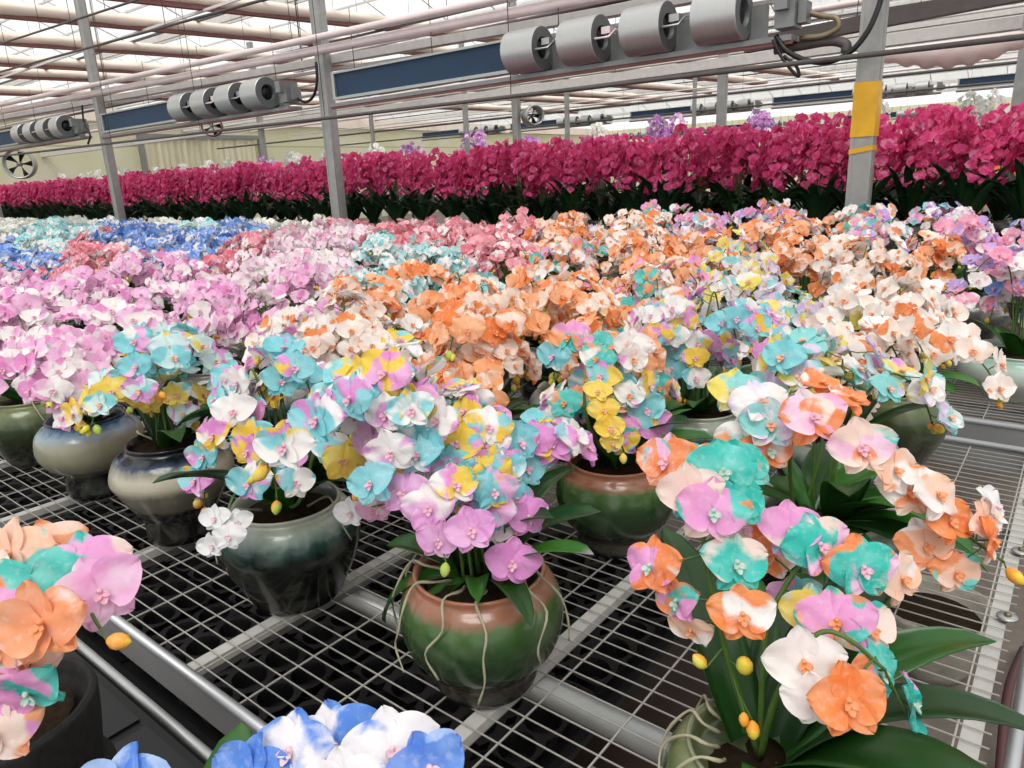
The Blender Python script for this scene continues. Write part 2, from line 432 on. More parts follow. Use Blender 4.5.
# ---------------------------------------------------------------- pots
def glaze(name, stops, H, drip=.03, rough=.22, vert=18, coat=.25, mott=.08):
    s = NT(name); v = obj_vec(s); sx = s.n('ShaderNodeSeparateXYZ'); s.l(v, sx.inputs[0])
    mp = s.n('ShaderNodeMapping'); s.l(v, mp.inputs[0]); mp.inputs['Scale'].default_value = (1, 1, .12)
    dr = s.noise(mp.outputs[0], 60, 3, .2); big = s.noise(v, vert, 3, .6)
    h = s.math('ADD', s.math('DIVIDE', sx.outputs[2], H), s.math('MULTIPLY', s.math('SUBTRACT', dr, .5), drip*6))
    h = s.math('ADD', h, s.math('MULTIPLY', s.math('SUBTRACT', big, .5), drip*2))
    c = s.ramp(h, stops)
    c = s.mix(s.math('MULTIPLY', s.ramp(big, [(.45, '000000'), (.7, 'ffffff')]), mott), c, 'c9cdb4')
    return s.bsdf(c, rough, 0, .5, bump=big, bs=.05, coat=coat)
def pot_mesh(name, prof, mat, n=48):
    mb = MB(); mb.lathe(prof, n); return mb.mesh('pot', [mat])
def P_(pts, t=.008):            # outline of the outside from foot to lip; adds foot and inside wall
    o = [(.0005, .0)] + [(r, z) for r, z in pts]; r, z = pts[-1]
    o += [(r-t*.3, z+.003), (r-t, z), (r-t*1.2, z-.02), (max(.03, r-t*2), z-.045), (.001, z-.05)]
    return o
def smooth_prof(pts, k=4):
    q = catmull([(r, 0, z) for r, z in pts], k); return [(p.x, p.z) for p in q]
GR = glaze('glaze_green', [(.0, '0c0c0c'), (.13, '151311'), (.17, '472c22'), (.24, '1c2414'), (.30, '122a13'), (.62, '1f3d1b'), (.82, '42602f'), (.87, '8a5f46'), (1, 'a86e54')], .215, .01)
DK = glaze('glaze_dark_teal', [(0, '0d0f10'), (.35, '08090a'), (.66, '0f1614'), (.78, '24423c'), (.86, '7c8c80'), (1, 'b2b5a6')], .215, .018)
CR = glaze('glaze_cream_navy', [(0, '0c0c0e'), (.38, '0c0c0e'), (.42, '5c574c'), (.60, '787266'), (.64, '9e9786'), (.78, 'b0a896'), (.85, '77756a'), (.88, '223650'), (.93, '0c1018'), (1, '0d0e12')], .255, .014)
CB = glaze('glaze_cream_blue', [(0, '111113'), (.32, '17161a'), (.36, '6d6c58'), (.60, '8a8770'), (.80, '9d9a84'), (.88, '90a6b4'), (.95, '3e6488'), (1, '1b2c3c')], .235, .016)
OL = glaze('glaze_olive', [(0, '0d0e0a'), (.3, '1c2415'), (.7, '3a4628'), (.9, '667048'), (1, '7c8060')], .215, .02)
PA = glaze('glaze_pale_celadon', [(0, 'b9bfb6'), (.5, 'c5cbc2'), (.8, 'a8bdb2'), (.9, '7f9e90'), (1, 'a9bcae')], .17, .01, .25, 12, .2, .06)
GY = glaze('glaze_grey', [(0, '0c0c0e'), (.4, '222224'), (.7, '4c4a46'), (1, '66645e')], .215, .02)
belly = smooth_prof([(.092, .0), (.100, .012), (.108, .03), (.130, .075), (.145, .125), (.142, .165), (.126, .195), (.110, .205), (.112, .215)])
green_p = smooth_prof([(.086, .0), (.092, .012), (.090, .032), (.100, .046), (.128, .080), (.141, .125), (.138, .160), (.126, .188), (.112, .203), (.113, .215)])
tall_p = smooth_prof([(.080, .0), (.086, .012), (.088, .06), (.105, .088), (.138, .150), (.146, .178), (.128, .222), (.098, .242), (.100, .255)])
urn_p = smooth_prof([(.078, .0), (.088, .02), (.086, .075), (.120, .10), (.142, .14), (.138, .19), (.112, .22), (.103, .226), (.106, .235)])
bowl_p = smooth_prof([(.10, .0), (.115, .02), (.175, .07), (.190, .115), (.178, .15), (.165, .16), (.168, .17)])
POTS = dict(green=(pot_mesh('g', P_(green_p), GR), .215, 'dark-footed green pot'), dark=(pot_mesh('d', P_(belly), DK), .215, 'dark teal pot with a pale top'),
            cream=(pot_mesh('c', P_(tall_p), CR), .255, 'cream and black pot with a navy collar'), creamblue=(pot_mesh('cb', P_(urn_p), CB), .235, 'cream and black pot with a blue top'),
            olive=(pot_mesh('o', P_(belly), OL), .215, 'olive glazed pot'), pale=(pot_mesh('p', P_(bowl_p), PA), .17, 'wide pale celadon bowl'), grey=(pot_mesh('gy', P_(belly), GY), .215, 'grey glazed pot'))
def moss_mesh(r, seed=0):
    rnd = random.Random(seed); mb = MB(); V = [(0, 0, .012)]; F = []; n = 18
    for ring, rr in enumerate((.35, .7, 1.)):
        for k in range(n):
            a = 2*math.pi*k/n; V.append((rr*r*math.cos(a), rr*r*math.sin(a), rnd.uniform(.0, .014)*(1 if ring < 2 else 0)))
    for k in range(n): F.append((0, 1+k, 1+(k+1) % n))
    for g in range(2):
        for k in range(n):
            a, b = 1+g*n+k, 1+g*n+(k+1) % n; F.append((a, a+n, b+n, b))
    mb.add(V, F); return mb.mesh('potting_bark', [MOSS])
MOSSM = moss_mesh(.092)

PHRASE = dict(pink='lilac pink', pinkwhite='blush and white', coral='coral pink', white='white', aqua='aqua and white', blue='sky blue', orange='orange', peach='white with orange',
 candy='pink, purple and teal', sherbet='orange, teal and pink', unicorn='teal, yellow and pink', unicorn_pink='pink, aqua and yellow', pastel='pale yellow, aqua and lilac',
 frost='white and aqua', tropic='teal, orange and pink', peachfade='pale peach', berry='pink, purple and blue', magenta='magenta', violet='violet', tangerine='tangerine', whiteblue='blue and white')

# ---------------------------------------------------------------- a full potted orchid
def roots(parent, pot_h, rim, seed, n=5, azs=None, belly_r=.142, zmin=.02):
    rnd = random.Random(seed)
    for k in range(n):
        az = azs[k] if azs else rnd.uniform(0, 6.28); zl = rnd.uniform(zmin, pot_h*.6); p = []
        r0 = .05
        p.append((r0, .0, pot_h-.008)); p.append((rim*.8, .015, pot_h+.010)); p.append((rim+.006, .0, pot_h+.008))
        z = pot_h-.03; j = 0
        while z > zl:
            t = (pot_h-z)/pot_h
            rr = belly_r*(1-.9*max(0, abs(z-pot_h*.55)/pot_h-.22))+.008
            p.append((rr, rnd.uniform(-.02, .02), z)); z -= rnd.uniform(.03, .045)
        mb = MB(); q = catmull([Matrix.Rotation(az, 3, 'Z') @ Vector(v) for v in p], 4)
        N = len(q); mb.tube(q, [.0026*(1-.4*i/N+.18*math.sin(i*1.3+k)) for i in range(N)], 6)
        mb.obj('aerial_root', ROOT, parent)

def orchid(x, y, pal, pot, seed, label, group=None, z0=BZ, nsp=7, nb=9, hi=False, nleaf=7, sc=1., rt=0, spikes=None, tops=(.43, .55), reach=(.10, .215), palmix=None, name='potted_orchid', leafazs=None, drops=(.05, .2), lean=(0, 0)):
    rnd = random.Random(seed)
    rz = 0.
    t = empty(name, (x, y, z0)); tag(t, label, 'orchid', group)
    pm, ph, _ = POTS[pot]
    link('pot', pm, t).rotation_euler.z = rnd.uniform(0, 6)
    mo = link('potting_bark', MOSSM, t, (0, 0, ph-.022))
    if pot == 'pale': mo.scale = (1.55, 1.55, 1)
    for k in range(nleaf+(4 if hi and nleaf else 0)):
        o = link('leaf', rnd.choice(LEAF_BIG if hi and k % 3 == 0 and k < nleaf else LEAVES), t)
        a = (leafazs[k % len(leafazs)] if leafazs else 2*math.pi*k/nleaf+rnd.uniform(-.35, .35))
        o.location = (math.cos(a)*.03, math.sin(a)*.03, ph-.012); o.rotation_euler = (0, R(rnd.uniform(-12, 18)), a)
        s_ = rnd.uniform(.85, 1.1); o.scale = (s_, s_, s_)
    if rt: roots(t, ph, .106, seed, rt)
    lip = LIPS.get(pal, LIP_Y)
    mats = palmix or [pal]
    for k in range(nsp):
        az = 2*math.pi*k/nsp+rnd.uniform(-.45, .45)+.4
        rch = rnd.uniform(*reach)*(1. if k % 3 else .45)
        path = spike_path(az, rch, rnd.uniform(*tops)+(.02 if k % 3 == 0 else 0), rnd.uniform(*drops), rnd, ph-.02)
        NP = len(path); path = [p+Vector((lean[0], lean[1], 0))*(i/NP)**1.3 for i, p in enumerate(path)]
        build_spike(t, path, nb+rnd.randint(-1, 1), mats, rnd, hi, rz)
        if hi and k % 2 == 0:
            mb = MB(); p0 = path[0]; p1 = path[len(path)//3]; d = (p1-p0).normalized()
            mb.tube([p0+Vector((.004, 0, -.02)), p0+d*(p1-p0).length*1.15+Vector((.004, 0, 0))], .0015, 5); mb.obj('stake', STAKE, t)
    return t

def build_spike(t, path, nb, mats, rnd, hi, rz=0., s0=.50, s1=.93, buds=True, wide=.030, facing=.55, scl=1.):
    spots = blossom_spots(path, nb, rnd, s0, s1, wide, rz, facing)
    bp = []
    if buds:
        for j in range(2 if not hi else 3):
            p, tt, L = along(path, .955+.02*j); q = p+Vector((rnd.uniform(-.012, .012), rnd.uniform(-.012, .012), rnd.uniform(-.014, .004)))
            if j == 2: q = p+tt*.006
            bp.append((p, q, tt))
    st = stem_mesh(path, spots, .0034, [(a, b) for a, b, _ in bp], 6).obj('flower_spike', STEM, t)
    for p, q, nrm, ro, sc in spots:
        pl = rnd.choice(mats)
        add_blossom(st, q, nrm, ro, sc*scl, PAL[pl], LIPS.get(pl, LIP_Y), rnd, hi)
    for j, (a, b, tt) in enumerate(bp):
        o = link('bud', BUDM[2-j] if hi else BUDM[1-j % 2], st); o.matrix_local = look_mat(b, tt+Vector((rnd.uniform(-.5, .5), rnd.uniform(-.5, .5), .1)))
    return st

def simple_orchid(x, y, pal, seed, label, group, z0=BZ, mag=False, nsp=6, pot='grey', foliage=True):
    rnd = random.Random(seed)
    t = empty('potted_orchid', (x, y, z0)); tag(t, label, 'orchid', group)
    pm, ph, _ = POTS[pot]; o = link('pot', pm, t)
    if mag: o.scale = (.62, .62, .62); ph *= .62
    if foliage: fo = link('foliage', rnd.choice(FOLM if mag else FOL), t, (0, 0, ph-.01)); fo.rotation_euler.z = rnd.uniform(0, 6); fo.scale = (1, 1, 1.35 if mag else 1)
    for k in range(nsp):
        o = link('flower_spike', rnd.choice(FARM if mag else FAR), t)
        o.rotation_euler.z = 2*math.pi*k/nsp+rnd.uniform(-.5, .5); s_ = rnd.uniform(.93, 1.06); o.scale = (s_, s_, s_)
        for i, mt in ((0, PAL[pal]), (1, LIPS.get(pal, LIP_Y))):
            o.material_slots[i].link = 'OBJECT'; o.material_slots[i].material = mt
    return t

# ---------------------------------------------------------------- colours of the flower field, as it lies over the benches
SAMP = [(-40,222,'white'),(20,215,'white'),(100,212,'white'),(260,216,'white'),(160,216,'white'),(60,235,'aqua'),(15,262,'blue'),(130,232,'blue'),(200,224,'aqua'),(190,238,'blue'),(230,232,'blue'),(90,252,'coral'),(250,246,'coral'),
 (375,230,'coral'),(430,238,'coral'),(480,240,'coral'),(30,290,'pink'),(80,330,'pink'),(150,285,'pink'),(100,380,'pink'),(200,320,'pink'),(250,300,'pink'),(300,262,'pinkwhite'),(170,350,'pink'),
 (30,350,'pink'),(330,285,'pink'),(260,268,'pinkwhite'),(350,245,'pinkwhite'),(440,262,'aqua'),(395,262,'aqua'),(375,292,'orange'),(430,290,'orange'),(470,322,'orange'),(330,325,'peach'),(390,330,'peach'),
 (520,292,'orange'),(590,240,'orange'),(650,235,'peach'),(700,252,'orange'),(790,255,'orange'),(850,275,'peach'),(555,262,'sherbet'),(600,310,'orange'),(880,310,'peach'),(940,330,'peach'),(940,280,'orange'),
 (900,380,'peach'),(520,218,'candy'),(600,212,'candy'),(665,212,'candy'),(820,212,'candy'),(880,222,'candy'),(740,232,'candy'),(700,215,'candy'),(540,350,'unicorn'),(650,305,'sherbet'),(600,390,'sherbet'),
 (690,300,'sherbet'),(760,285,'pastel'),(800,360,'pastel'),(720,335,'unicorn'),(300,365,'unicorn'),(245,335,'frost'),(190,375,'frost'),(1000,230,'berry'),(985,260,'berry'),(1020,300,'berry'),(820,300,'peach'),
 (790,310,'pastel'),(470,380,'unicorn_pink'),(350,400,'unicorn')]
def pick(px, py):
    return min(SAMP, key=lambda s: (s[0]-px)**2+((s[1]-py)*2.2)**2)[2]

# ================================================================ the plants
ORD = ['first', 'second', 'third', 'fourth', 'fifth', 'sixth', 'seventh', 'eighth', 'ninth', 'tenth', 'eleventh', 'twelfth', 'thirteenth', 'fourteenth', 'fifteenth', 'sixteenth', 'seventeenth', 'eighteenth', 'nineteenth', 'twentieth',
       'twenty-first', 'twenty-second', 'twenty-third', 'twenty-fourth', 'twenty-fifth', 'twenty-sixth', 'twenty-seventh', 'twenty-eighth']
# front row of the near bench
orchid(-.735, .80, 'unicorn_pink', 'green', 11, 'pink, aqua and yellow orchid in the big green pot draped with roots', nsp=12, nb=10, hi=True, nleaf=0, palmix=['unicorn_pink', 'unicorn_pink', 'unicorn', 'unicorn', 'unicorn'], tops=(.38, .56), reach=(.13, .28), drops=(.04, .15), lean=(-.13, -.03))
orchid(-1.25, .775, 'unicorn', 'dark', 12, 'teal, yellow and pink orchid in the dark pale-topped teal pot', nsp=6, nb=7, hi=True, nleaf=8, leafazs=[.2, .9, 1.7, 2.4, -.4, 1.3, -1.3, 2.9], rt=3, palmix=['unicorn', 'unicorn_pink', 'unicorn'], tops=(.38, .52), reach=(.10, .21), lean=(-.05, .02))
orchid(-1.74, .775, 'frost', 'cream', 13, 'white, aqua and pink orchid in the cream pot with a navy collar', nsp=6, nb=7, hi=True, nleaf=7, leafazs=[.3, 1., 1.8, 2.5, -.3, 1.4, 2.9], rt=2, palmix=['frost', 'frost', 'frost', 'solid_yellow', 'unicorn_pink'], tops=(.40, .52), reach=(.08, .17), lean=(.03, 0), drops=(.08, .24))
orchid(-2.22, .77, 'pink', 'creamblue', 14, 'lilac pink orchid in the cream pot with a blue top', nsp=9, nb=10, nleaf=7, rt=3, palmix=['pink'], tops=(.40, .54), reach=(.12, .27), drops=(.08, .26), lean=(.19, -.04))
orchid(-2.70, .78, 'pink', 'olive', 15, 'lilac pink orchid in an olive pot at the cut-off end of the front row', nsp=8, nb=9, nleaf=6, rt=2, palmix=['pink'])
n = 0
for j, Y in enumerate((1.30, 1.78, 2.25)):
    i = 0
    while True:
        X = -.27-.455*i-(.04 if j % 2 else -.02); i += 1
        px, py, d = pix((X, Y, BZ+.42))
        if px < -60: break
        rnd = random.Random(j*100+i)
        X += rnd.uniform(-.03, .03); Y_ = Y+rnd.uniform(-.03, .03)
        if j == 0 and i == 1: continue
        if (j, i) == (0, 2): X, Y_ = -.79, 1.35
        if i == 1: X -= .10
        pal = pick(px, py-8)
        if (j, i) == (0, 2): pal = 'sherbet'
        pot = 'green' if (j, i) == (0, 2) else rnd.choice(['olive', 'dark', 'green', 'grey', 'dark'])
        lab = '%s orchid, %s from the aisle in the %s row, near bench' % (PHRASE[pal], ORD[i-1], ('second', 'third', 'back')[j])
        near = d < 2.3
        orchid(X, Y_, pal, pot, j*100+i, lab, None, nsp=8, nb=9 if near else 8, hi=(j == 0 and i < 4), nleaf=7 if near else 5, tops=(.38, .52), reach=(.11, .27), drops=(.05, .24), palmix=[pal, pal, 'unicorn'] if (j, i) == (0, 2) else None)
        n += 1
for j, Y in enumerate((2.98, 3.44, 3.90, 4.36)):
    i = 0
    while True:
        X = .08-.45*i-(.2 if j % 2 else 0); i += 1; Yp = Y
        if j == 0: X, Yp = (-.14, 3.10) if i == 1 else (-.66-.45*(i-2), Y)
        px, py, d = pix((X, Yp, BZ+.42))
        if px < -40: break
        if px > 1100: continue
        rnd = random.Random(9000+j*100+i)
        pal = pick(px, py-6); X += rnd.uniform(-.04, .04)
        if j == 3 and 500 < px < 950: pal = 'candy' if i % 3 else 'sherbet'
        if j == 2 and 690 < px < 930 and i % 2: pal = 'candy'
        if px > 985 or (j == 0 and i == 1): pal = 'berry'
        up = (.05 if j > 1 and px > 480 else 0)+(.03 if j == 3 else 0)
        if j == 0 and i == 1: X = -.14
        pot = 'pale' if (i == 1 and j == 0) else 'grey'
        if d < 4.9:
            lab = '%s orchid, %s from the aisle in the %s row, far bench' % (PHRASE[pal], ORD[i-1], ('front', 'second', 'third', 'back')[j])
            if pot == 'pale': lab = 'pink, purple and blue orchid in a wide pale celadon bowl on the farther bench'
            orchid(X, Yp, pal, pot, 9000+j*100+i, lab, None, nsp=8, nb=7, nleaf=6 if i < 3 else 3, tops=(.40+up, .54+up), reach=(.11, .27), drops=(.05, .24))
        else:
            simple_orchid(X, Yp, pal, 9000+j*100+i, '%s orchid among its like at the far end of the farther bench' % PHRASE[pal], '%s orchids on the farther bench' % PHRASE[pal], nsp=8)

# the raised magenta rows behind the posts
MZ = BZ+.28
for j, Y in enumerate((5.5, 6.1)):
    i = 0
    while True:
        X = .25-.30*i-(.15 if j % 2 else 0) if i < 18 else .25-.30*18-.40*(i-18)-(.15 if j % 2 else 0); i += 1
        px, py, d = pix((X, Y, MZ+.6))
        if px < -40: break
        if px > 1080: continue
        simple_orchid(X+random.uniform(-.04, .04), Y+random.uniform(-.04, .04), 'magenta', 20000+j*100+i, 'tall magenta orchid crowded on the raised bench behind the posts', 'magenta orchids on the raised bench', MZ, True, 11)
for i in range(22):
    X = .1-1.0*i; px, py, d = pix((X, 7.9, MZ+.6))
    if -30 < px < 1060:
        pal = 'violet' if i in (3, 4, 6, 7, 8, 12) else 'white'
        simple_orchid(X+random.uniform(-.2, .2), 7.9, pal, 23000+i, '%s orchid peeping over the magenta rows' % PHRASE[pal], '%s orchids behind the magenta rows' % PHRASE[pal], BZ+.55, True, 6)
for i in range(9):
    X = -.3-.42*i
    simple_orchid(X, 7.0, 'tangerine', 24000+i, 'orange orchid glimpsed low between the magenta stems', 'orange orchids behind the magenta rows', BZ, True, 4)

# ---------------- the orchid at the corner of the near bench, close to the camera
def placed(t, waypts, flowers, buds, hi=True):
    """spike through world points; flowers = (point, facing, roll, scale, palette)"""
    o = t.location; path = catmull([Vector(p)-o for p in waypts], 6); sp = []
    for (p, nrm, ro, sc, pl) in flowers:
        q = Vector(p)-o; b = min(path, key=lambda c: (c-q).length+abs(c.z-q.z)*.2); sp.append((b, q, Vector(nrm).normalized(), ro, sc))
    bp = [(min(path, key=lambda c: (c-(Vector(p)-o)).length), Vector(p)-o) for p, _, _ in buds]
    st = stem_mesh(path, sp, .0042, bp, 8).obj('flower_spike', STEM, t)
    rnd = random.Random(len(flowers)*7+3)
    for (p, q, nrm, ro, sc), f in zip(sp, flowers):
        add_blossom(st, q, nrm, ro, sc, PAL[f[4]], LIPS.get(f[4], LIP_Y), rnd, hi)
    for (b, q), (p, nrm, s) in zip(bp, buds):
        ob = link('bud', BUDM[s], st); ob.matrix_local = look_mat(q, nrm)
    return st
def V3(*a): return Vector(a)
TOC = -FC
def fl(px, py, Dp, dx=0., dz=0., ro=0., sc=1., pl='tropic'):
    """a blossom seen at a spot of the photo, dx / dz turn its face sideways / upwards from the camera"""
    return (at_d(px, py, Dp), (TOC + IX*dx - IY*dz), ro, sc, pl)

t7 = empty('potted_orchid', (-.228, .735, BZ)); tag(t7, 'teal, orange and pink orchid in an olive pot at the corner of the near bench', 'orchid')
link('pot', POTS['olive'][0], t7).scale = (.8, .8, .8); link('potting_bark', MOSSM, t7, (0, 0, .13)).scale = (.8, .8, .8)
b7 = (-.228, .735, BZ+.15)
placed(t7, [b7, at_d(728, 660, .84), at_d(712, 590, .83), at_d(702, 520, .84), at_d(712, 462, .87), at_d(735, 440, .9)],
       [fl(722, 472, .84, .0, .3, 0, 1.05, 'solid_teal'), fl(690, 492, .82, -.1, .15, .1, .92, 'tropic_orange'), fl(735, 502, .83, .2, .3, 0, 1., 'solid_teal'), fl(668, 462, .86, -.9, .3, .2, .95, 'tropic_pink'),
        fl(735, 563, .81, .15, .2, -.1, 1.02), fl(742, 614, .79, -.15, .1, .1, .95, 'solid_orange'), fl(652, 566, .82, -1.1, .25, .3, .9), fl(700, 470, .88, -.3, .5, .3, 1.), fl(742, 468, .86, .3, .4, .2, 1., 'solid_teal'), fl(712, 512, .81, 0, .2, -.2, 1.02, 'tropic'), fl(742, 528, .87, .3, .1, .3, .9, 'tropic_pink'),
        fl(678, 600, .83, -1.2, -.2, .4, .8), fl(692, 628, .84, -.9, -.9, .2, .75, 'peachfade')],
       [(at_d(746, 672, .80), (0, -.3, .6), 2), (at_d(706, 668, .82), (-.4, -.2, .5), 1), (at_d(752, 720, .80), (.2, -.2, -.8), 1), (at_d(744, 712, .8), (.1, -.2, -.6), 0)])
placed(t7, [b7, at_d(765, 640, .86), at_d(786, 585, .86), at_d(810, 560, .85), at_d(850, 552, .84), at_d(892, 580, .83)],
       [fl(790, 530, .85, -.1, .3, 0, 1.), fl(818, 545, .84, .2, .2, .1, 1., 'tropic_pink'), fl(862, 568, .82, 0, .15, 0, .98, 'tropic_pink'), fl(898, 578, .84, .6, .1, .2, .95, 'peachfade'),
        fl(770, 555, .90, -.4, 0, 0, .9, 'peachfade'), fl(795, 595, .90, -.2, -.3, .2, .85, 'frost')], [])
placed(t7, [b7, at_d(775, 700, .80), at_d(800, 655, .77), at_d(822, 632, .76), at_d(850, 640, .75), at_d(885, 670, .75)],
       [fl(803, 662, .76, -.2, .2, .1, 1.02, 'peachfade'), fl(846, 700, .72, .0, .15, 0, 1.08, 'solid_orange'), fl(838, 622, .78, -.8, .5, .4, .98, 'tropic_orange'), fl(876, 672, .76, .7, .3, -.3, .9, 'tropic'),
        fl(908, 705, .76, 1.3, .2, .3, .9, 'tropic'), fl(815, 615, .82, -.5, .6, .2, .9, 'frost'), fl(868, 630, .80, .2, .3, .2, .9, 'tropic_orange'), fl(815, 700, .74, -.3, .0, .2, .85, 'peachfade')],
       [(at_d(928, 760, .76), (.3, -.2, .1), 2)])
for k, (az, me, ty) in enumerate(((1.2, 0, -8), (2.1, 3, -5), (-.3, 0, 8), (.25, 2, 4), (-.75, 1, 22), (-1.05, 3, 30), (.8, 1, 2), (2.6, 0, 0), (1.7, 2, 10), (-.5, 2, 40), (.05, 3, 30))):
    o = link('leaf', LEAF_BIG[me], t7, (math.cos(az)*.03, math.sin(az)*.03, .16)); o.rotation_euler = (0, R(ty), az)
roots(t7, .172, .085, 5, 5, [3.2, 3.7, 4.1, 2.8, 4.6], .115)

# ---------------- the arching orchid behind it
t8 = empty('potted_orchid', (-.33, 1.33, BZ)); tag(t8, 'peach and teal orchid with a long spike arching over the aisle end', 'orchid')
link('pot', POTS['dark'][0], t8); link('potting_bark', MOSSM, t8, (0, 0, .193))
b8 = (-.33, 1.33, BZ+.2)
placed(t8, [b8, at_d(800, 540, 1.28), at_d(790, 470, 1.15), at_d(800, 415, 1.05), at_d(850, 430, 1.0), at_d(910, 480, .98), at_d(960, 530, .97), at_d(1004, 562, .97)],
       [fl(770, 425, 1.03, -.2, .3, 0, 1.05, 'pastel'), fl(812, 418, 1.0, 0, .4, .1, 1.15, 'tropic_pink'), fl(860, 448, .97, -.1, .2, .1, 1.12, 'tropic_pink'), fl(893, 470, .97, .2, .3, -.2, 1., 'peachfade'),
        fl(908, 490, .98, -.1, .2, .1, 1.05, 'peachfade'), fl(935, 495, .96, .3, .4, 0, 1.0, 'peachfade'), fl(948, 520, .97, .1, .2, .2, 1., 'solid_orange'), fl(985, 522, .97, .7, .3, .3, .95, 'peachfade'),
        fl(925, 545, .99, -.1, .1, .2, 1., 'peachfade'), fl(955, 572, .98, 0, 0, .1, .9, 'peachfade'), fl(992, 508, 1.0, .9, .7, .1, .9, 'solid_white'), fl(990, 540, .95, .8, 0, .2, .85, 'solid_orange')],
       [(at_d(1006, 568, .96), (.5, -.2, -.3), 2)])
placed(t8, [b8, at_d(770, 560, 1.25), at_d(745, 480, 1.15), at_d(740, 425, 1.1), at_d(760, 395, 1.05)],
       [fl(735, 392, 1.07, -.3, .4, 0, 1.05, 'pastel'), fl(760, 402, 1.04, 0, .5, .1, 1., 'pastel'), fl(745, 440, 1.05, -.3, .2, .1, 1., 'sherbet'), fl(768, 450, 1.04, .1, 0, .1, 1., 'tropic'), fl(820, 385, 1.06, .1, 1.1, .3, .9, 'solid_orange'), fl(848, 400, 1.03, .4, 1.3, .2, .9, 'solid_orange')], [])
for k in range(9):
    o = link('leaf', (LEAF_BIG+LEAVES)[k], t8, (math.cos(k*.7)*.03, math.sin(k*.7)*.03, .205)); o.rotation_euler = (0, R(5+13*(k % 3)), k*.7-1.2)
for k in range(7):
    az = -2.2+.45*k; o = link('leaf', LEAF_BIG[k % 4], t8, (math.cos(az)*.05, math.sin(az)*.05, .205)); o.rotation_euler = (0, R(38), az); o.scale = (.8, .8, .8)
rnd = random.Random(88)
for az, rc, tp in ((.9, .2, .47), (1.6, .18, .50), (2.3, .2, .5), (3.2, .1, .52)):
    build_spike(t8, spike_path(az, rc, tp, .12, rnd, .2), 8, ['pastel', 'pastel', 'frost'], rnd, True)

# ---------------- the two plants close in front of the camera on the staging at the camera's side
t9 = empty('potted_orchid', (-1.14, .20, BZ-.015)); tag(t9, 'teal, orange and pink orchid in a rough dark stone pot on the black staging', 'orchid')
STONE = plain('rough_stone', '2e2d2c', .95, 0, .4, 60, .2, bs=.8)
mb = MB(); mb.lathe(P_(smooth_prof([(.12, 0), (.128, .01), (.118, .012), (.112, .02), (.122, .10), (.126, .15), (.122, .158)])), 48); mb.obj('pot', STONE, t9)
link('potting_bark', MOSSM, t9, (0, 0, .135))
b9 = (-1.14, .20, BZ+.12)
placed(t9, [b9, at_d(28, 760, 1.12), at_d(20, 700, 1.0), at_d(15, 620, .90), at_d(40, 590, .84), at_d(80, 600, .80), at_d(100, 628, .78)],
       [fl(14, 555, .86, -.2, .3, .1, 1.25, 'peachfade'), fl(48, 552, .88, .1, .5, .3, 1.2, 'peachfade'), fl(82, 572, .82, .2, .3, .1, 1.25, 'tropic'), fl(45, 622, .76, -.05, .1, .25, 1.25, 'tropic_orange'),
        fl(100, 592, .80, .6, .2, .2, 1.15, 'tropic_pink'), fl(2, 640, .80, -.3, .1, 0, 1.2, 'tropic_orange'), fl(28, 690, .80, .3, -.7, .5, 1.1, 'tropic'), fl(28, 655, .86, 0, -.3, 0, 1.2, 'peachfade'), fl(-8, 590, .82, -.2, .3, 0, 1.2, 'tropic')],
       [(at_d(106, 640, .77), IX+IY*.1, 2)])
placed(t9, [b9, at_d(5, 790, 1.05), at_d(-30, 740, .95), at_d(-35, 700, .9), at_d(-15, 710, .86)],
       [fl(-6, 730, .80, .2, .1, .1, 1.2, 'tropic_orange'), fl(-30, 700, .82, 0, .1, .1, 1.2, 'tropic')], [])
for k in range(5):
    az = 3.3+k*.5; o = link('leaf', LEAVES[k], t9, (math.cos(az)*.03, math.sin(az)*.03, .14)); o.rotation_euler = (0, 0, az)

t10 = empty('potted_orchid', (-.52, .16, BZ-.02)); tag(t10, 'blue and white marbled orchid rising at the bottom edge of the photo', 'orchid')
link('pot', POTS['olive'][0], t10); link('potting_bark', MOSSM, t10, (0, 0, .193))
b10 = (-.52, .16, BZ+.17)
placed(t10, [b10, at_d(300, 900, .70), at_d(310, 800, .64), at_d(340, 765, .60), at_d(390, 755, .59), at_d(430, 770, .58)],
       [fl(292, 752, .585, -.3, .6, .1, .92, 'whiteblue'), fl(332, 748, .60, .0, .8, .2, 1.05, 'whiteblue'), fl(392, 752, .58, .3, .8, -.1, .95, 'whiteblue'), fl(428, 768, .57, .5, .4, .1, .85, 'whiteblue'), fl(255, 772, .58, -.4, .3, 0, .85, 'whiteblue'), fl(345, 788, .56, 0, .1, .1, .9, 'whiteblue')], [])
placed(t10, [b10, at_d(200, 950, .72), at_d(140, 850, .66), at_d(125, 800, .62)], [fl(122, 790, .60, -.2, .3, .1, .9, 'whiteblue'), fl(150, 815, .6, 0, .2, .1, .9, 'whiteblue')], [])
for k in range(6):
    o = link('leaf', LEAVES[k+2], t10, (math.cos(k)*.03, math.sin(k)*.03, .2)); o.rotation_euler = (0, R(10), k*1.05+.3)

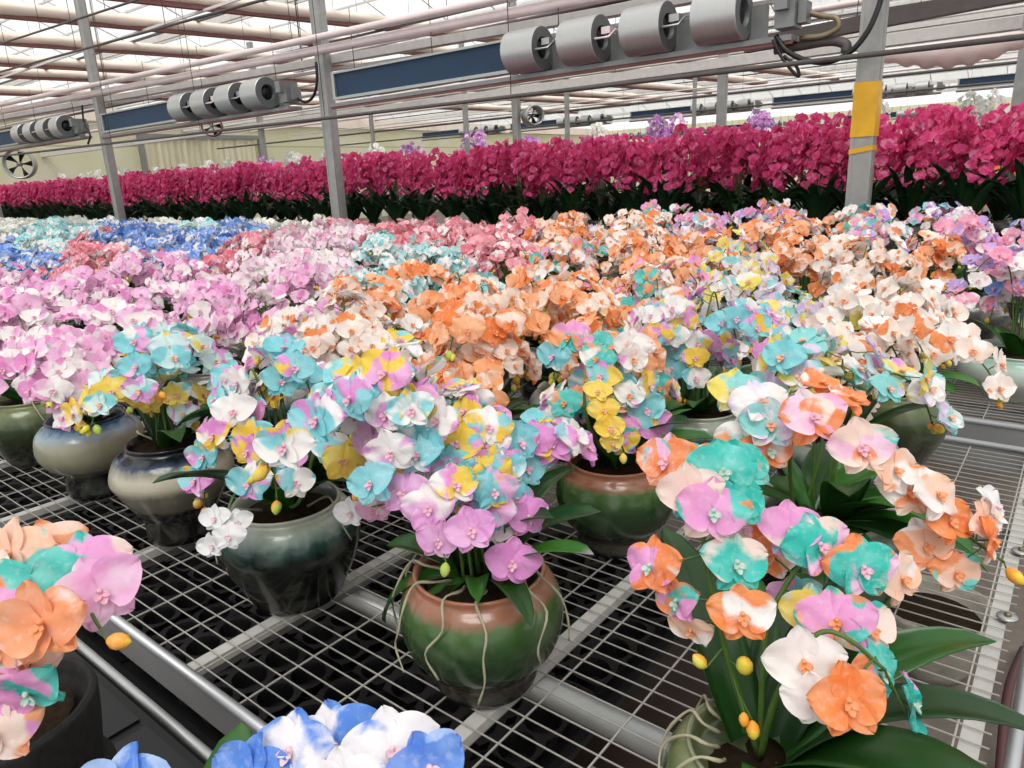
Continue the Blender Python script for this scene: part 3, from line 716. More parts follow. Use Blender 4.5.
def find(lab): return [o for o in bpy.data.objects if o.get('label', '').startswith(lab)][0]
tp = find('teal, yellow and pink orchid in the dark')
pb = tuple(tp.location+Vector((0, 0, .2)))
placed(tp, [pb, at_d(262, 500, 1.42), at_d(240, 490, 1.36), at_d(228, 510, 1.33), at_d(222, 540, 1.32)],
       [fl(216, 518, 1.31, -.2, .2, .1, .72, 'solid_white'), fl(229, 536, 1.30, .1, .1, -.1, .72, 'solid_white'), fl(213, 545, 1.31, -.2, -.1, .2, .7, 'solid_white'), fl(238, 522, 1.32, .3, .2, 0, .66, 'solid_white')], [])
placed(tp, [pb, at_d(300, 500, 1.40), at_d(320, 440, 1.34), at_d(350, 430, 1.27), at_d(385, 470, 1.23), at_d(400, 500, 1.22)],
       [fl(330, 447, 1.26, -.3, .3, .1, .95, 'unicorn'), fl(345, 462, 1.22, -.1, .3, 0, 1., 'solid_yellow'), fl(372, 455, 1.23, .2, .3, 0, .95, 'unicorn'), fl(385, 475, 1.22, .3, .1, .1, .9, 'solid_yellow'),
        fl(352, 512, 1.27, -.4, -.1, .1, .8, 'solid_white'), fl(375, 508, 1.26, .2, -.2, .1, .85, 'pinkwhite')], [(at_d(361, 489, 1.21), (.1, -.4, -.6), 1)])
tq = find('orange, teal and pink orchid, second'); qb = tuple(tq.location+Vector((0, 0, .2)))
placed(tq, [qb, at_d(590, 430, 1.5), at_d(585, 385, 1.46), at_d(600, 395, 1.42), at_d(616, 430, 1.40), at_d(624, 452, 1.40)],
       [fl(598, 392, 1.40, -.2, .5, 0, .75, 'solid_yellow'), fl(604, 410, 1.39, .1, .2, 0, .75, 'solid_yellow'), fl(610, 428, 1.38, 0, .1, .1, .8, 'solid_yellow'), fl(612, 442, 1.38, .2, -.2, .1, .6, 'solid_yellow')], [(at_d(623, 453, 1.38), (.2, -.3, -.5), 1)])
tg0 = find('pink, aqua and yellow orchid in the big green'); gb = tuple(tg0.location+Vector((0, 0, .2)))
placed(tg0, [gb, at_d(470, 520, 1.2), at_d(450, 440, 1.16), at_d(425, 430, 1.10), at_d(425, 480, 1.06), at_d(440, 540, 1.05)],
       [fl(418, 455, 1.07, -.2, .3, .1, .95, 'unicorn'), fl(405, 492, 1.06, -.3, .2, 0, .95, 'solid_lilac'), fl(428, 508, 1.04, 0, .1, .1, .95, 'solid_lilac'), fl(438, 540, 1.04, .2, -.1, -.2, .85, 'solid_lilac'),
        fl(470, 530, 1.03, .2, .2, .1, 1., 'solid_lilac'), fl(455, 485, 1.05, .3, .3, 0, .95, 'unicorn_pink')], [(at_d(446, 562, 1.03), (.1, -.3, -.6), 1)])
# leaves and roots of the green pot plant, fanned as in the photo
tg = [o for o in bpy.data.objects if o.get('label', '').startswith('pink, aqua and yellow orchid in the big green')][0]
for az, me, ty, s_ in ((-2.45, LEAF_BIG[3], 44, .62), (-1.85, LEAVES[4], 62, .52), (-2.9, LEAVES[7], 25, .8), (-.1, LEAF_TIP, 8, 1.), (-.45, LEAF_BIG[2], 22, .62), (.35, LEAF_BIG[0], -2, .8), (1.3, LEAF_BIG[1], -8, .8),
                       (2.2, LEAVES[1], 0, 1.), (3.1, LEAVES[2], 20, 1.1), (-.9, LEAVES[5], 8, .62), (.0, LEAVES[6], -20, .9), (3.8, LEAVES[3], -18, .8)):
    o = link('leaf', me, tg, (math.cos(az)*.035, math.sin(az)*.035, .205)); o.rotation_euler = (0, R(ty), az); o.scale = (s_, s_, s_)
roots(tg, .215, .112, 3, 7, [-1.95, -2.6, -1.35, -.9, -.15, -2.9, .2], .146, .05)
# ================================================================ benches
GALV = plain('galvanised_steel', 'b4b6b4', .42, .75, .12, 25); GALVD = plain('galvanised_dull', '8b8d8c', .5, .6, .15, 12)
WIRE = plain('mesh_wire', 'b9b6ae', .5, .35, .1, 40); ALU = plain('aluminium_rail', 'b4b6b8', .48, .8, .06, 8); WHT = plain('white_painted_strip', 'b9b7b2', .6, 0, .12, 30)
BLACK = plain('black_plastic', '0a0a0b', .45, 0, .3, 20); BLACK2 = plain('black_sheet', '0e0e0f', .6, 0, .35, 30)
RUST = plain('zinc_bolt', '8a7a62', .5, .6, .3, 80)
def bench(y0, y1, x0, x1, label, bolts):
    b = empty('greenhouse_bench', (x1, y0, 0)); tag(b, label, 'bench')
    X = lambda v: v-x1; Yv = lambda v: v-y0
    mb = MB(); y = y0+.031; r = .00105
    def bar(ax, ay, bx, by, rr, z):
        if ay == by: mb.box((X(ax), Yv(ay)-rr, z-rr), (X(bx), Yv(ay)+rr, z+rr))
        else: mb.box((X(ax)-rr, Yv(ay), z-rr), (X(ax)+rr, Yv(by), z+rr))
    while y < y1-.01: bar(x0, y, x1-.01, y, r, BZ-.004); y += .035
    x = x1-.055
    while x > x0: bar(x, y0+.01, x, y1-.01, r*1.3, BZ-.0065); x -= .141
    mb.obj('wire_mesh', WIRE, b)
    for yy, nm in ((y0, 'edge_rail'), (y1, 'edge_rail')):
        mb = MB(); s = 1 if yy == y0 else -1
        mb.tube([(X(x0), yy-y0, BZ+.004), (X(x1+.02), yy-y0, BZ+.004)], .010, 10)
        mb.box((X(x0), yy-y0-.003, BZ-.075), (X(x1+.015), yy-y0+.003, BZ)); mb.obj(nm, ALU, b)
    mb = MB(); mb.box((.010, 0, BZ-.07), (.016, y1-y0, BZ)); mb.tube([(.02, 0, BZ+.004), (.02, y1-y0, BZ+.004)], .010, 10); mb.obj('end_rail', ALU, b)
    x = x1-.035; k = 0
    while x > x0:
        w = .014
        mb = MB(); mb.box((X(x)-w, .004, BZ-.030), (X(x)+w, y1-y0-.004, BZ-.0105)); mb.box((X(x)-w*.9, .004, BZ-.06), (X(x)-w*.5, y1-y0-.004, BZ-.03), 1)
        o = mb.obj('cross_strip', [WHT, GALVD], b)
        if k == 0 and bolts:
            yy = .12
            while yy < y1-y0:
                q = MB(); q.lathe([(.0005, .004), (.017, .004), (.018, .0025), (.018, 0)], 20, 0, (0, 0, 0)); q.lathe([(.0005, .011), (.005, .010), (.0065, .008), (.0065, .003)], 6, 1)
                q.obj('bolt_washer', [GALV, RUST], b, (X(x)+.014, yy, BZ-.002)); yy += .30
        x -= .53 if k else .65
        k += 1
    for yy in (.43, 1.55):
        mb = MB(); mb.tube([(X(x0), yy, BZ-.088), (X(x1-.03), yy, BZ-.088)], .027, 14); mb.obj('support_tube', GALV, b)
    x = x1-.5
    while x > x0:
        mb = MB()
        for yy in (.3, y1-y0-.3): mb.box((X(x)-.02, yy-.02, 0), (X(x)+.02, yy+.02, BZ-.08))
        for yy in (.3, y1-y0-.3):
            mb = MB(); mb.box((X(x)-.02, yy-.02, 0), (X(x)+.02, yy+.02, BZ-.08)); mb.obj('leg', GALVD, b)
        x -= 3.
    return b
bench(.485, 2.48, -9.5, 0, 'near wire mesh bench with aluminium rails carrying the dyed orchids', True)
bench(2.70, 4.70, -17.5, 0, 'farther wire mesh bench across the narrow gap from the near one', False)
bm_ = bench(5.15, 6.7, -21, .6, 'third bench behind the steel posts, under the magenta orchids', False); 
rz_ = empty('staging_riser', (0, 5.2, BZ)); tag(rz_, 'dark raised staging carrying the magenta orchids', 'staging')
mb = MB(); mb.box((-21, 0, .25), (.55, 1.42, .275)); mb.obj('deck', BLACK2, rz_)
x = .4
while x > -21:
    mb = MB(); mb.box((x-.02, .05, 0), (x+.02, .09, .25)); mb.box((x-.02, 1.3, 0), (x+.02, 1.34, .25)); mb.obj('bracket', BLACK, rz_); x -= 2.1

bench(6.80, 7.45, -21, .6, 'narrow bench behind the raised staging, carrying the orange orchids', False)
rz2 = empty('staging_riser', (0, 7.6, 0)); tag(rz2, 'tall narrow staging carrying the white and violet orchids', 'staging')
mb = MB(); mb.box((-24, 0, BZ+.525), (.8, .6, BZ+.55)); mb.obj('deck', BLACK2, rz2)
x = .6
while x > -24:
    for y in (.04, .54):
        mb = MB(); mb.box((x-.02, y-.02, 0), (x+.02, y+.02, BZ+.525)); mb.obj('leg', GALVD, rz2)
    x -= 3.
# staging on the camera's side of the gap: black sheet, round rail
st = empty('black_staging', (-.3, .0, 0)); tag(st, 'black staging with a round steel rail at the lower corner', 'staging')
mb = MB(); mb.box((-3.2, -.60, BZ-.05), (-.0, .40, BZ-.022)); mb.obj('deck', BLACK2, st)
mb = MB(); mb.tube([(-3.2, .418, BZ-.03), (.05, .418, BZ-.03)], .009, 10); mb.obj('rail', GALV, st)
mb = MB()
for x in (-.0, -.34, -.68, -1.02, -1.36): mb.box((x-.16, -.55, BZ-.0215), (x+.155, .385, BZ-.017))
mb.obj('rubber_mat', BLACK, st)
for x in (-3, -.2):
    for y in (-.5, .3):
        mb = MB(); mb.box((x-.02, y-.02, 0), (x+.02, y+.02, BZ-.05)); mb.obj('leg', GALVD, st)

# black plug trays standing under the near bench
def tray_mesh():
    mb = MB(); w, l, nx, ny = .54, .28, 5, 3; n = 14
    mb.box((0, 0, 0), (w, l, .004))
    cx, cy = w/nx, l/ny
    for i in range(nx):
        for j in range(ny):
            c = ((i+.5)*cx, (j+.5)*cy); rr = .043
            V = []; F = []
            sq = []
            for k in range(n):
                a = 2*math.pi*k/n; ca, sa = math.cos(a), math.sin(a); m_ = max(abs(ca), abs(sa))
                V.append((c[0]+ca/m_*cx/2, c[1]+sa/m_*cy/2, .05))
            for k in range(n): a = 2*math.pi*k/n; V.append((c[0]+rr*math.cos(a), c[1]+rr*math.sin(a), .05))
            for k in range(n): a = 2*math.pi*k/n; V.append((c[0]+rr*.75*math.cos(a), c[1]+rr*.75*math.sin(a), .006))
            for g in range(2):
                for k in range(n): F.append((g*n+k, g*n+(k+1) % n, (g+1)*n+(k+1) % n, (g+1)*n+k))
            mb.add(V, F, 0, False)
    return mb.mesh('plug_tray', [plain('tray_plastic', '0c0c0d', .45, 0, .2, 10)])
TR = tray_mesh()
shelf = MB(); shelf.box((-6, .56, .38), (-.72, 1.9, .40)); so = shelf.obj('under_shelf', BLACK2); tag(so, 'black shelf hung under the near bench', 'shelf')
for i in range(9):
    for j in range(4):
        o = link('plug_tray', TR, None, (-1.28-.56*i, .60+.30*j, .402)); tag(o, 'black plug tray with round cells on the shelf under the near bench', 'tray', 'black plug trays under the bench')
# old planter under the corner
_k = FC*717+IX*(930-512)+IY*(640-384); _p = CAM+_k*((.10-CAM.z)/_k.z)
op = empty('stone_planter', (_p.x, _p.y, 0)); tag(op, 'weathered pale-rimmed planter on the floor beneath the near bench', 'planter')
mb = MB(); mb.lathe([(.001, 0), (.10, 0), (.13, .05), (.165, .20), (.18, .235), (.165, .24), (.15, .22), (.13, .18), (.001, .17)], 26); mb.obj('bowl', plain('weathered_stone', '9d988c', .9, 0, .4, 16, .2, bs=.5), op)
mb = MB(); mb.lathe([(.001, .205), (.08, .203), (.142, .19)], 20); mb.obj('soil', MOSS, op)
hs = MB(); hs.tube(catmull([(.02, 2.6, .03), (.0, 2.2, .12), (.015, 1.9, .03), (.03, 1.5, .02)], 8), .012, 8)
tag(hs.obj('rubber_hose', plain('dark_red_hose', '4c2a2c', .6)), 'dark red hose lying on the floor at the aisle end', 'hose')

# ================================================================ floor, walls, roof
def ground():
    s = NT('floor_concrete'); v = obj_vec(s); a = s.noise(v, 1.2, 5, .3); b = s.noise(v, 30, 4, 0)
    c = s.ramp(a, [(.3, '3a3532'), (.55, '5a5049'), (.75, '6e6458')]); c = s.mix(s.math('MULTIPLY', b, .5), c, '8a8278')
    return s.bsdf(c, .85, bump=b, bs=.3)
mb = MB(); mb.box((-45, -6, -.06), (12, 45, 0)); tag(mb.obj('floor', ground()), kind='structure')
mb = MB(); mb.box((-1.3, .55, .0), (-.55, 2.4, .03)); tag(mb.obj('floor_board', plain('wet_brown_board', '3b2a22', .55, 0, .4, 6)), 'dark brown board on the floor under the near bench', 'board')

LEFTX = -27.
def wallmat():
    s = NT('pad_wall'); v = obj_vec(s); br = s.n('ShaderNodeTexBrick'); mp = s.n('ShaderNodeMapping'); mp.inputs['Rotation'].default_value = (R(90), 0, R(90)); s.l(v, mp.inputs[0]); s.l(mp.outputs[0], br.inputs[0])
    br.inputs['Scale'].default_value = 1.; br.inputs['Color1'].default_value = sl('ece8d6'); br.inputs['Color2'].default_value = sl('e8e4d0'); br.inputs['Mortar'].default_value = sl('c4c2a8')
    br.inputs['Mortar Size'].default_value = .03; br.inputs['Brick Width'].default_value = 1.6; br.inputs['Row Height'].default_value = .42; br.offset = 0
    n = s.noise(v, .5, 3, .3)
    c = s.mix(s.ramp(n, [(.42, '000000'), (.62, 'aaaaaa')]), br.outputs[0], 'd2d69a')
    return s.bsdf(c, .8, trans=.45)
mb = MB(); mb.box((LEFTX-.1, -6, 0), (LEFTX, 45, 4.3)); tag(mb.obj('wall_left', wallmat()), kind='structure')
mb = MB(); mb.box((LEFTX, 44.9, 0), (12, 45, 4.3)); tag(mb.obj('wall_back', wallmat()), kind='structure')
s = NT('eave_cream'); CREAM = s.bsdf(s.mix(s.noise(obj_vec(s), 3, 3), 'e9d6c6', 'f3e6da'), .8)
mb = MB(); mb.box((LEFTX, -6, 4.0), (LEFTX+.15, 45, 4.4)); tag(mb.obj('trim_1', CREAM), kind='structure')
# pale drape over the door in the pad wall
mb = MB(); V = []; F = []; N = 60
for k in range(N+1):
    y = 13.+4.4*k/N; xx = LEFTX+.25+.06*math.sin(k*1.9)
    V += [(xx, y, .2), (xx+.03*math.sin(k), y, 3.45)]
for k in range(N): F.append((2*k, 2*k+2, 2*k+3, 2*k+1))
mb.add(V, F); s = NT('drape_cloth'); cu = tag(mb.obj('curtain', s.bsdf('efe9d2', .9, trans=.4)), 'cream plastic drape hanging over the far wall opening', 'curtain')
cf = MB(); cf.box((LEFTX+.2, 12.8, 3.45), (LEFTX+.35, 17.8, 3.6)); cf.box((LEFTX+.2, 12.8, .0), (LEFTX+.35, 12.95, 3.45)); cf.box((LEFTX+.2, 17.6, .0), (LEFTX+.35, 17.8, 3.45)); cf.obj('curtain_rail', GALVD, cu)

# roof: glazing on shallow ridges that run along the rows
s = NT('roof_film'); tr = s.n('ShaderNodeBsdfTransparent'); tr.inputs[0].default_value = (.85, .85, .84, 1); tl = s.n('ShaderNodeBsdfTranslucent'); tl.inputs[0].default_value = (.9, .9, .88, 1)
mx = s.n('ShaderNodeMixShader'); mx.inputs[0].default_value = .30; s.l(tr.outputs[0], mx.inputs[1]); s.l(tl.outputs[0], mx.inputs[2]); s.l(mx.outputs[0], s.out.inputs[0]); FILM = s.m
EZ = BZ+.85+3.1
mb = MB(); V = []; F = []; y = -6.; k = 0
while y < 45:
    V += [(-45, y, EZ), (12, y, EZ), (-45, y+2.4, EZ+1.), (12, y+2.4, EZ+1.), (-45, y+4.8, EZ), (12, y+4.8, EZ)]
    F += [(k, k+1, k+3, k+2), (k+2, k+3, k+5, k+4)]; k += 6; y += 4.8
mb.add(V, F, 0, False); tag(mb.obj('ceiling', FILM), kind='structure')

GALVL = plain('pale_galvanised', 'd6d2ce', .6, .1, .15, 12); STEELD = plain('dark_steel', '5b5553', .6, .3, .2, 10); MAROON = plain('maroon_underside', '8a5a55', .7, 0, .2, 8); PINKW = plain('pinkish_white_pipe', 'e6d6d4', .4, .2, .12, 6)
YP = 5.0
# roof glazing bars and gutters belong to the building
y = -6.; k = 1
while y < 45:
    mb = MB(); mb.box((-45, y-.07, EZ-.10), (12, y+.07, EZ+.02)); mb.box((-45, y+2.37, EZ+.95), (12, y+2.43, EZ+1.02))
    for q in (.8, 1.6, 3.2, 4.0):
        zz = EZ+(q/2.4 if q < 2.4 else (4.8-q)/2.4); mb.box((-45, y+q-.012, zz-.05), (12, y+q+.012, zz-.01))
    x = 10.
    while x > -44:
        for yy in ((0, 2.4), (2.4, 4.8)):
            a = Vector((x, y+yy[0], EZ+(0 if yy[0] == 0 else 1))); b = Vector((x, y+yy[1], EZ+(1 if yy[1] == 2.4 else 0))); mb.tube([a, b], .014, 4)
        x -= 1.35
    tag(mb.obj('trim_%d' % (k+1), GALVL), kind='structure'); y += 4.8; k += 1

def strut(name, a, b, r, mat, label, cat='pipe', group=None, n=8):
    mb = MB(); a = Vector(a); b = Vector(b); mb.tube([(0, 0, 0), b-a], r, n); o = mb.obj(name, mat, None, a); return tag(o, label, cat, group)

# posts
POSTM = plain('post_galvanised', 'a3a3a0', .5, .45, .16, 14); TAPE = plain('yellow_tape', 'e0a91c', .45, 0, .14, 14)
def post(x, y, w, label, tape=None, group=None, top=EZ-.1):
    p = empty('support_post', (x, y, 0)); tag(p, label, 'post', group)
    mb = MB(); h = w/2; g = w*.18
    prof = [(-h, -h*.8), (h, -h*.8), (h, h*.8), (-h, h*.8)]
    mb.box((-h, -h*.8, 0), (h, h*.8, top))
    for sx in (-1, 1): mb.box((sx*h-(.004 if sx < 0 else 0), -g, 0), (sx*h+(.004 if sx > 0 else 0), g, top))
    mb.box((-h*1.03, -h*.86, 0), (-h*.7, -h*.8, top)); mb.box((h*.7, -h*.86, 0), (h*1.03, -h*.8, top)); mb.obj('column', POSTM, p)
    mb = MB(); mb.box((-h*1.8, -h*1.7, 0), (h*1.8, h*1.7, .012)); mb.obj('base_plate', POSTM, p)
    for z0, z1, sk in (tape or []):
        mb = MB(); e = h*1.08
        V = [(-e, -e*.86, z0), (e, -e*.86, z0+sk), (e, e*.86, z0+sk), (-e, e*.86, z0), (-e, -e*.86, z1), (e, -e*.86, z1+sk), (e, e*.86, z1+sk), (-e, e*.86, z1)]
        mb.add(V, [(0, 1, 5, 4), (1, 2, 6, 5), (2, 3, 7, 6), (3, 0, 4, 7)], 0, False); mb.obj('tape_band', TAPE, p)
    return p
def xat(px, Y, py=160): return at_y(px, py, Y).x
def zat(px, py, Y): return at_y(px, py, Y).z
X3 = xat(862, YP); X2 = xat(337, YP, 190); X1 = xat(97, YP, 150)
DX = X3-X2
post(X3, YP, .125, 'galvanised post wrapped with a broad band of yellow tape', [(zat(862, 137, YP), zat(862, 83, YP), 0), (zat(862, 154, YP), zat(862, 149, YP), .02)])
post(X2, YP, .125, 'bare galvanised post between the two nearer blue-panelled fan units')
post(X2-DX, YP, .125, 'bare galvanised post farthest along the row, beside the smaller-looking fans')
post(X2-2*DX, YP, .125, 'bare galvanised post past the far end of the posts', None)
# posts of the rows behind
for px, Y, tp, lab in ((1010, 9.4, 1, 'galvanised post with yellow tape at the edge behind the magenta rows'), (720, 9.8, 1, 'slim post with a short yellow band rising behind the magenta orchids'), (518, 9.8, 0, 'slim bare post behind the magenta rows near the round fan'),
                       (568, 14.7, 0, 'thin dark post far behind the magenta rows'), (468, 12., 0, 'thin dark post by the far pad wall'), (375, 14.7, 0, 'grey post standing before the pale pad wall'), (265, 9.8, 0, 'grey post beside the cream drape'), (693, 19.6, 0, 'thinnest far post among the distant fan units')):
    x = xat(px, Y); z = at_y(px, 140 if px > 600 else 158, Y).z
    post(x, Y, .11 if Y < 12 else .09, lab, [(z-.10, z+.09, 0)] if tp else None)

# fan units with filter panel, four drums and a rail (local: x along, origin at post side)
BLUE = plain('blue_filter', '123350', .6, 0, .22, 3); DRUM = None
s = NT('brushed_drum'); v = obj_vec(s); mp = s.n('ShaderNodeMapping'); mp.inputs['Scale'].default_value = (90, 2, 2); s.l(v, mp.inputs[0]); nz = s.noise(mp.outputs[0], 3, 3)
DRUM = s.bsdf(s.mix(nz, 'b4b4b2', 'cccccb'), .42, .8)
DRUMEND = plain('drum_end_face', '6e6f70', .55, .4, .15, 20)
def fan_unit(L, label, group=None):
    u = empty('blower_unit'); tag(u, label, 'fan unit', group)
    pl = L*.505; mb = MB(); mb.box((.05, -.01, .09), (pl, .03, .30)); mb.obj('filter_panel', BLUE, u)
    mb = MB(); f = .018
    mb.box((.03, -.03, .30), (pl+.02, .05, .30+f)); mb.box((.03, -.04, .09-f*1.4), (pl+.02, .05, .09)); mb.box((.03-f, -.03, .07), (.05, .05, .32)); mb.box((pl, -.03, .07), (pl+.03, .05, .32)); mb.obj('panel_frame', GALV, u)
    n = 4; x = pl+.07; sp = (L-pl-.14)/n
    for k in range(n):
        d = MB(); w = sp*.58; r = .155
        d.lathe([(r, .004), (r, w-.004)], 40, 0, (0, 0, 0), 'X'); d.lathe([(r, w-.004), (r*.97, w)], 40, 0, (0, 0, 0), 'X'); d.lathe([(r*.97, 0), (r, .004)], 40, 0, (0, 0, 0), 'X')
        d.lathe([(r*.97, w), (r*.52, w)], 40, 1, (0, 0, 0), 'X'); d.lathe([(r*.52, 0), (r*.97, 0)], 40, 1, (0, 0, 0), 'X'); d.lathe([(r*.52, w), (r*.46, w-.03), (r*.46, .03), (r*.52, 0)], 40, 1, (0, 0, 0), 'X')
        o = d.obj('blower_drum', [DRUM, DRUMEND], u, (x, -.10, .19))
        e = MB(); e.lathe([(.004, .01), (r*.48, .01), (r*.5, w*.5), (r*.35, w-.02), (.004, w-.02)], 20, 0, (0, 0, 0), 'X'); e.obj('drum_core', BLACK, o)
        if k < n-1:
            h_ = MB(); h_.cbox((w+.075, -.04, .03), (.07, .08, .045)); h_.tube([(w-.02, -.04, .0), (w+.02, -.13, -.025), (w+.13, -.13, -.025), (w+.14, -.05, .03)], .008, 6); h_.obj('handle', PINKW if k % 2 else GALV, o)
        x += sp
    mb = MB(); mb.box((pl+.05, .02, .03), (L-.2, .09, .24)); mb.obj('back_plate', GALVD, u)
    mb = MB(); mb.box((.0, -.07, .0), (L, .10, .032)); mb.box((0, -.06, -.02), (L, -.03, 0), 1); mb.obj('mounting_rail', [GALVD, MAROON], u)
    mb = MB(); mb.cbox((L-.04, -.02, .17), (.12, .15, .20)); mb.cbox((L-.05, -.12, .22), (.08, .05, .11)); mb.cbox((L+.05, -.0, .15), (.05, .10, .12)); mb.obj('motor_box', GALVD, u)
    for hx in (.3, L*.3, L*.6, L-.3): mb = MB(); mb.tube([(hx, .03, .28), (hx, .03, .85)], .004, 5); mb.obj('hanger', STEELD, u)
    return u
ub = zat(512, 84, YP)
UL = xat(800, YP, 40)-xat(343, YP, 100)
u0 = fan_unit(UL, 'blower unit with long blue filter and four big silver drums, nearest the taped post')
u0.location = (xat(343, YP, 100), YP-.1, ub)
u1 = copy_tree(u0); u1.location = (u0.location.x-DX, YP-.1, ub+.04); u1['label'] = 'blower unit hung between the two bare posts, its blue filter beside the farther one'
u2 = copy_tree(u0); u2.location = (u0.location.x-2*DX, YP-.1, ub+.08); u2['label'] = 'farthest blower unit of the post row, only its silver drums in view'
for Y, zz, xs in ((23., BZ+.85+1.62, [xat(948, 23.), xat(769, 23.), xat(630, 23.), xat(520, 23.)-.4, xat(424, 23.)]), (38., BZ+.85+1.75, [xat(840, 38.), xat(700, 38.), xat(640, 38.), xat(585, 38.)])):
    for x in xs:
        c = copy_tree(u0); c.location = (x, Y, zz); c['label'] = 'distant blower unit hanging over the far rows of flowers'; c['group'] = 'distant blower units'

# long pipes and beams along the rows
def roof_z(y):
    q = (y+6.) % 4.8; return EZ+(q/2.4 if q < 2.4 else (4.8-q)/2.4)
def hang(o, d, ts):            # thin wires from the roof that carry a pipe
    for t in ts:
        p = Vector(d)*t; w_ = MB(); w_.tube([p, (p.x, p.y, roof_z(o.location.y+p.y)-o.location.z-.01)], .0035, 4); w_.obj('hanger_wire', STEELD, o)
def run(px0, py0, px1, py1, Y, r, mat, name, label, cat='pipe', ext=0.35, sect=None):
    a = at_y(px0, py0, Y); b = at_y(px1, py1, Y); d = b-a; a -= d*ext; b += d*ext
    mb = MB()
    if sect: 
        w, h = sect; L = (b-a).length; ux = (b-a).normalized()
        V = [(b-a)*k+Vector((0, sy*w/2, sz*h/2)) for k in (0, 1) for sy, sz in ((-1, -1), (1, -1), (1, 1), (-1, 1))]
        mb.add(V, [(0, 1, 2, 3), (7, 6, 5, 4), (0, 4, 5, 1), (1, 5, 6, 2), (2, 6, 7, 3), (3, 7, 4, 0)], 0, False)
    else: mb.tube([(0, 0, 0), b-a], r, 10)
    o = tag(mb.obj(name, mat, None, a), label, cat); hang(o, b-a, (.3, .45, .6, .75)); return o
run(20, 154, 867, 55, YP-.25, .016, STEELD, 'steel_rod', 'thin dark rod slung just below the blower units', 'rod', .1)
run(0, 105, 490, 1, YP-.12, .034, PINKW, 'pipe', 'upper pinkish-white pipe over the blower units', ext=.8)
run(0, 112, 512, 13, YP-.04, .045, PINKW, 'pipe', 'thicker pinkish pipe running just under the upper white pipe', ext=.8)
run(0, 118, 512, 29, YP+.10, 0, GALVL, 'gutter', 'pale grey gutter beam running above the blower units', 'gutter', .8, (.10, .07))
run(0, 121, 512, 42, YP+.16, .018, GALVL, 'pipe', 'slim grey pipe below the pale gutter beam', ext=.8)
run(0, 72, 270, -2, YP-1.2, .012, STEELD, 'steel_rod', 'dark tie rod crossing before the first cream beams', 'rod', .6)
run(0, 44, 140, -1, YP-1.2, .011, STEELD, 'steel_rod', 'upper dark tie rod near the top corner', 'rod', 1.)
run(870, 22, 1024, -8, 7.2, 0, STEELD, 'steel_beam', 'dark maroon beam high beside the taped post', 'beam', 1., (.10, .12))
k = 0
WHERE = ['first', 'second', 'third', 'fourth', 'fifth', 'sixth', 'seventh', 'eighth', 'ninth', 'tenth', 'eleventh', 'twelfth']
for Y, z in ((6.3, 1.55), (7.4, 1.75), (8.3, 1.5), (9.3, 1.85), (9.85, 1.32), (11.2, 1.75), (12.6, 1.9), (14.75, 1.4), (16.2, 2.0), (18, 1.9), (19.7, 1.5), (22, 2.2)):
    mb = MB(); mb.tube([(0, 0, 0), (-26-1.5, 0, 0)], (.018, .026, .034)[k % 3], 8)
    hang(tag(mb.obj('pipe', (GALVL, STEELD, PINKW)[k % 3], None, (2.5, Y, BZ+.85+z)), '%s ceiling pipe counted back from the post row over the magenta flowers' % WHERE[k], 'pipe'), (-27.5, 0, 0), (.12, .3, .5, .7)); k += 1
for k, Y in enumerate((6.0, 6.8, 7.8, 8.8, 10.4, 11.8, 13.4, 15.2, 17, 19, 21, 24)):
    mb = MB(); z = 2.35+.2*(k % 3); mb.box((-28, -.015, 0), (2.5, .015, .035))
    tag(mb.obj('wire_rail', STEELD if k % 2 else GALVL, None, (0, Y, BZ+.85+z)), 'thin roof rail running parallel to the fans, under the glass', 'rail', 'thin roof rails')
# gutters on the rows of posts behind
for k, Y in enumerate((9.8, 14.7, 19.6)):
    mb = MB(); mb.box((-28, -.08, 0), (2.5, .08, .12)); tag(mb.obj('gutter', GALVL, None, (0, Y, BZ+.85+(1.25, 2.1, 2.7)[k])), '%s pale gutter beam behind the post row' % ('nearest', 'middle', 'farthest')[k], 'gutter')

# cream shading screens gathered under beams that cross the rows
for k, (px, py) in enumerate(((0, 12), (0, 40), (0, 62), (0, 74), (0, 92), (130, -4))):
    kk = FC*717+IX*(px-512)+IY*(py-384); p = CAM+kk*((2.45)/kk.z)
    sc_ = empty('gathered_shade_screen', (p.x, p.y, p.z), R(-10)); tag(sc_, 'cream gathered shade screen bundle, %s counted away from the taped post' % ('second', 'third', 'fourth', 'fifth', 'sixth', 'first')[k], 'shade screen')
    mb = MB(); V = []; F = []; n = 8; N = 60; rnd = random.Random(k)
    for i in range(N+1):
        y = -4+24*i/N; r_ = .125+.015*rnd.uniform(-1, 1)
        for q in range(n): a = 2*math.pi*q/n; V.append((r_*1.1*math.cos(a), y, .05+r_*.7*math.sin(a)+.01*rnd.uniform(-1, 1)))
    for i in range(N):
        for q in range(n): F.append((i*n+q, i*n+(q+1) % n, (i+1)*n+(q+1) % n, (i+1)*n+q))
    mb.add(V, F); mb.obj('cloth_bundle', CREAM, sc_)
    mb = MB(); mb.box((-.05, -4, -.075), (.05, 20, -.015)); mb.obj('beam', MAROON, sc_)
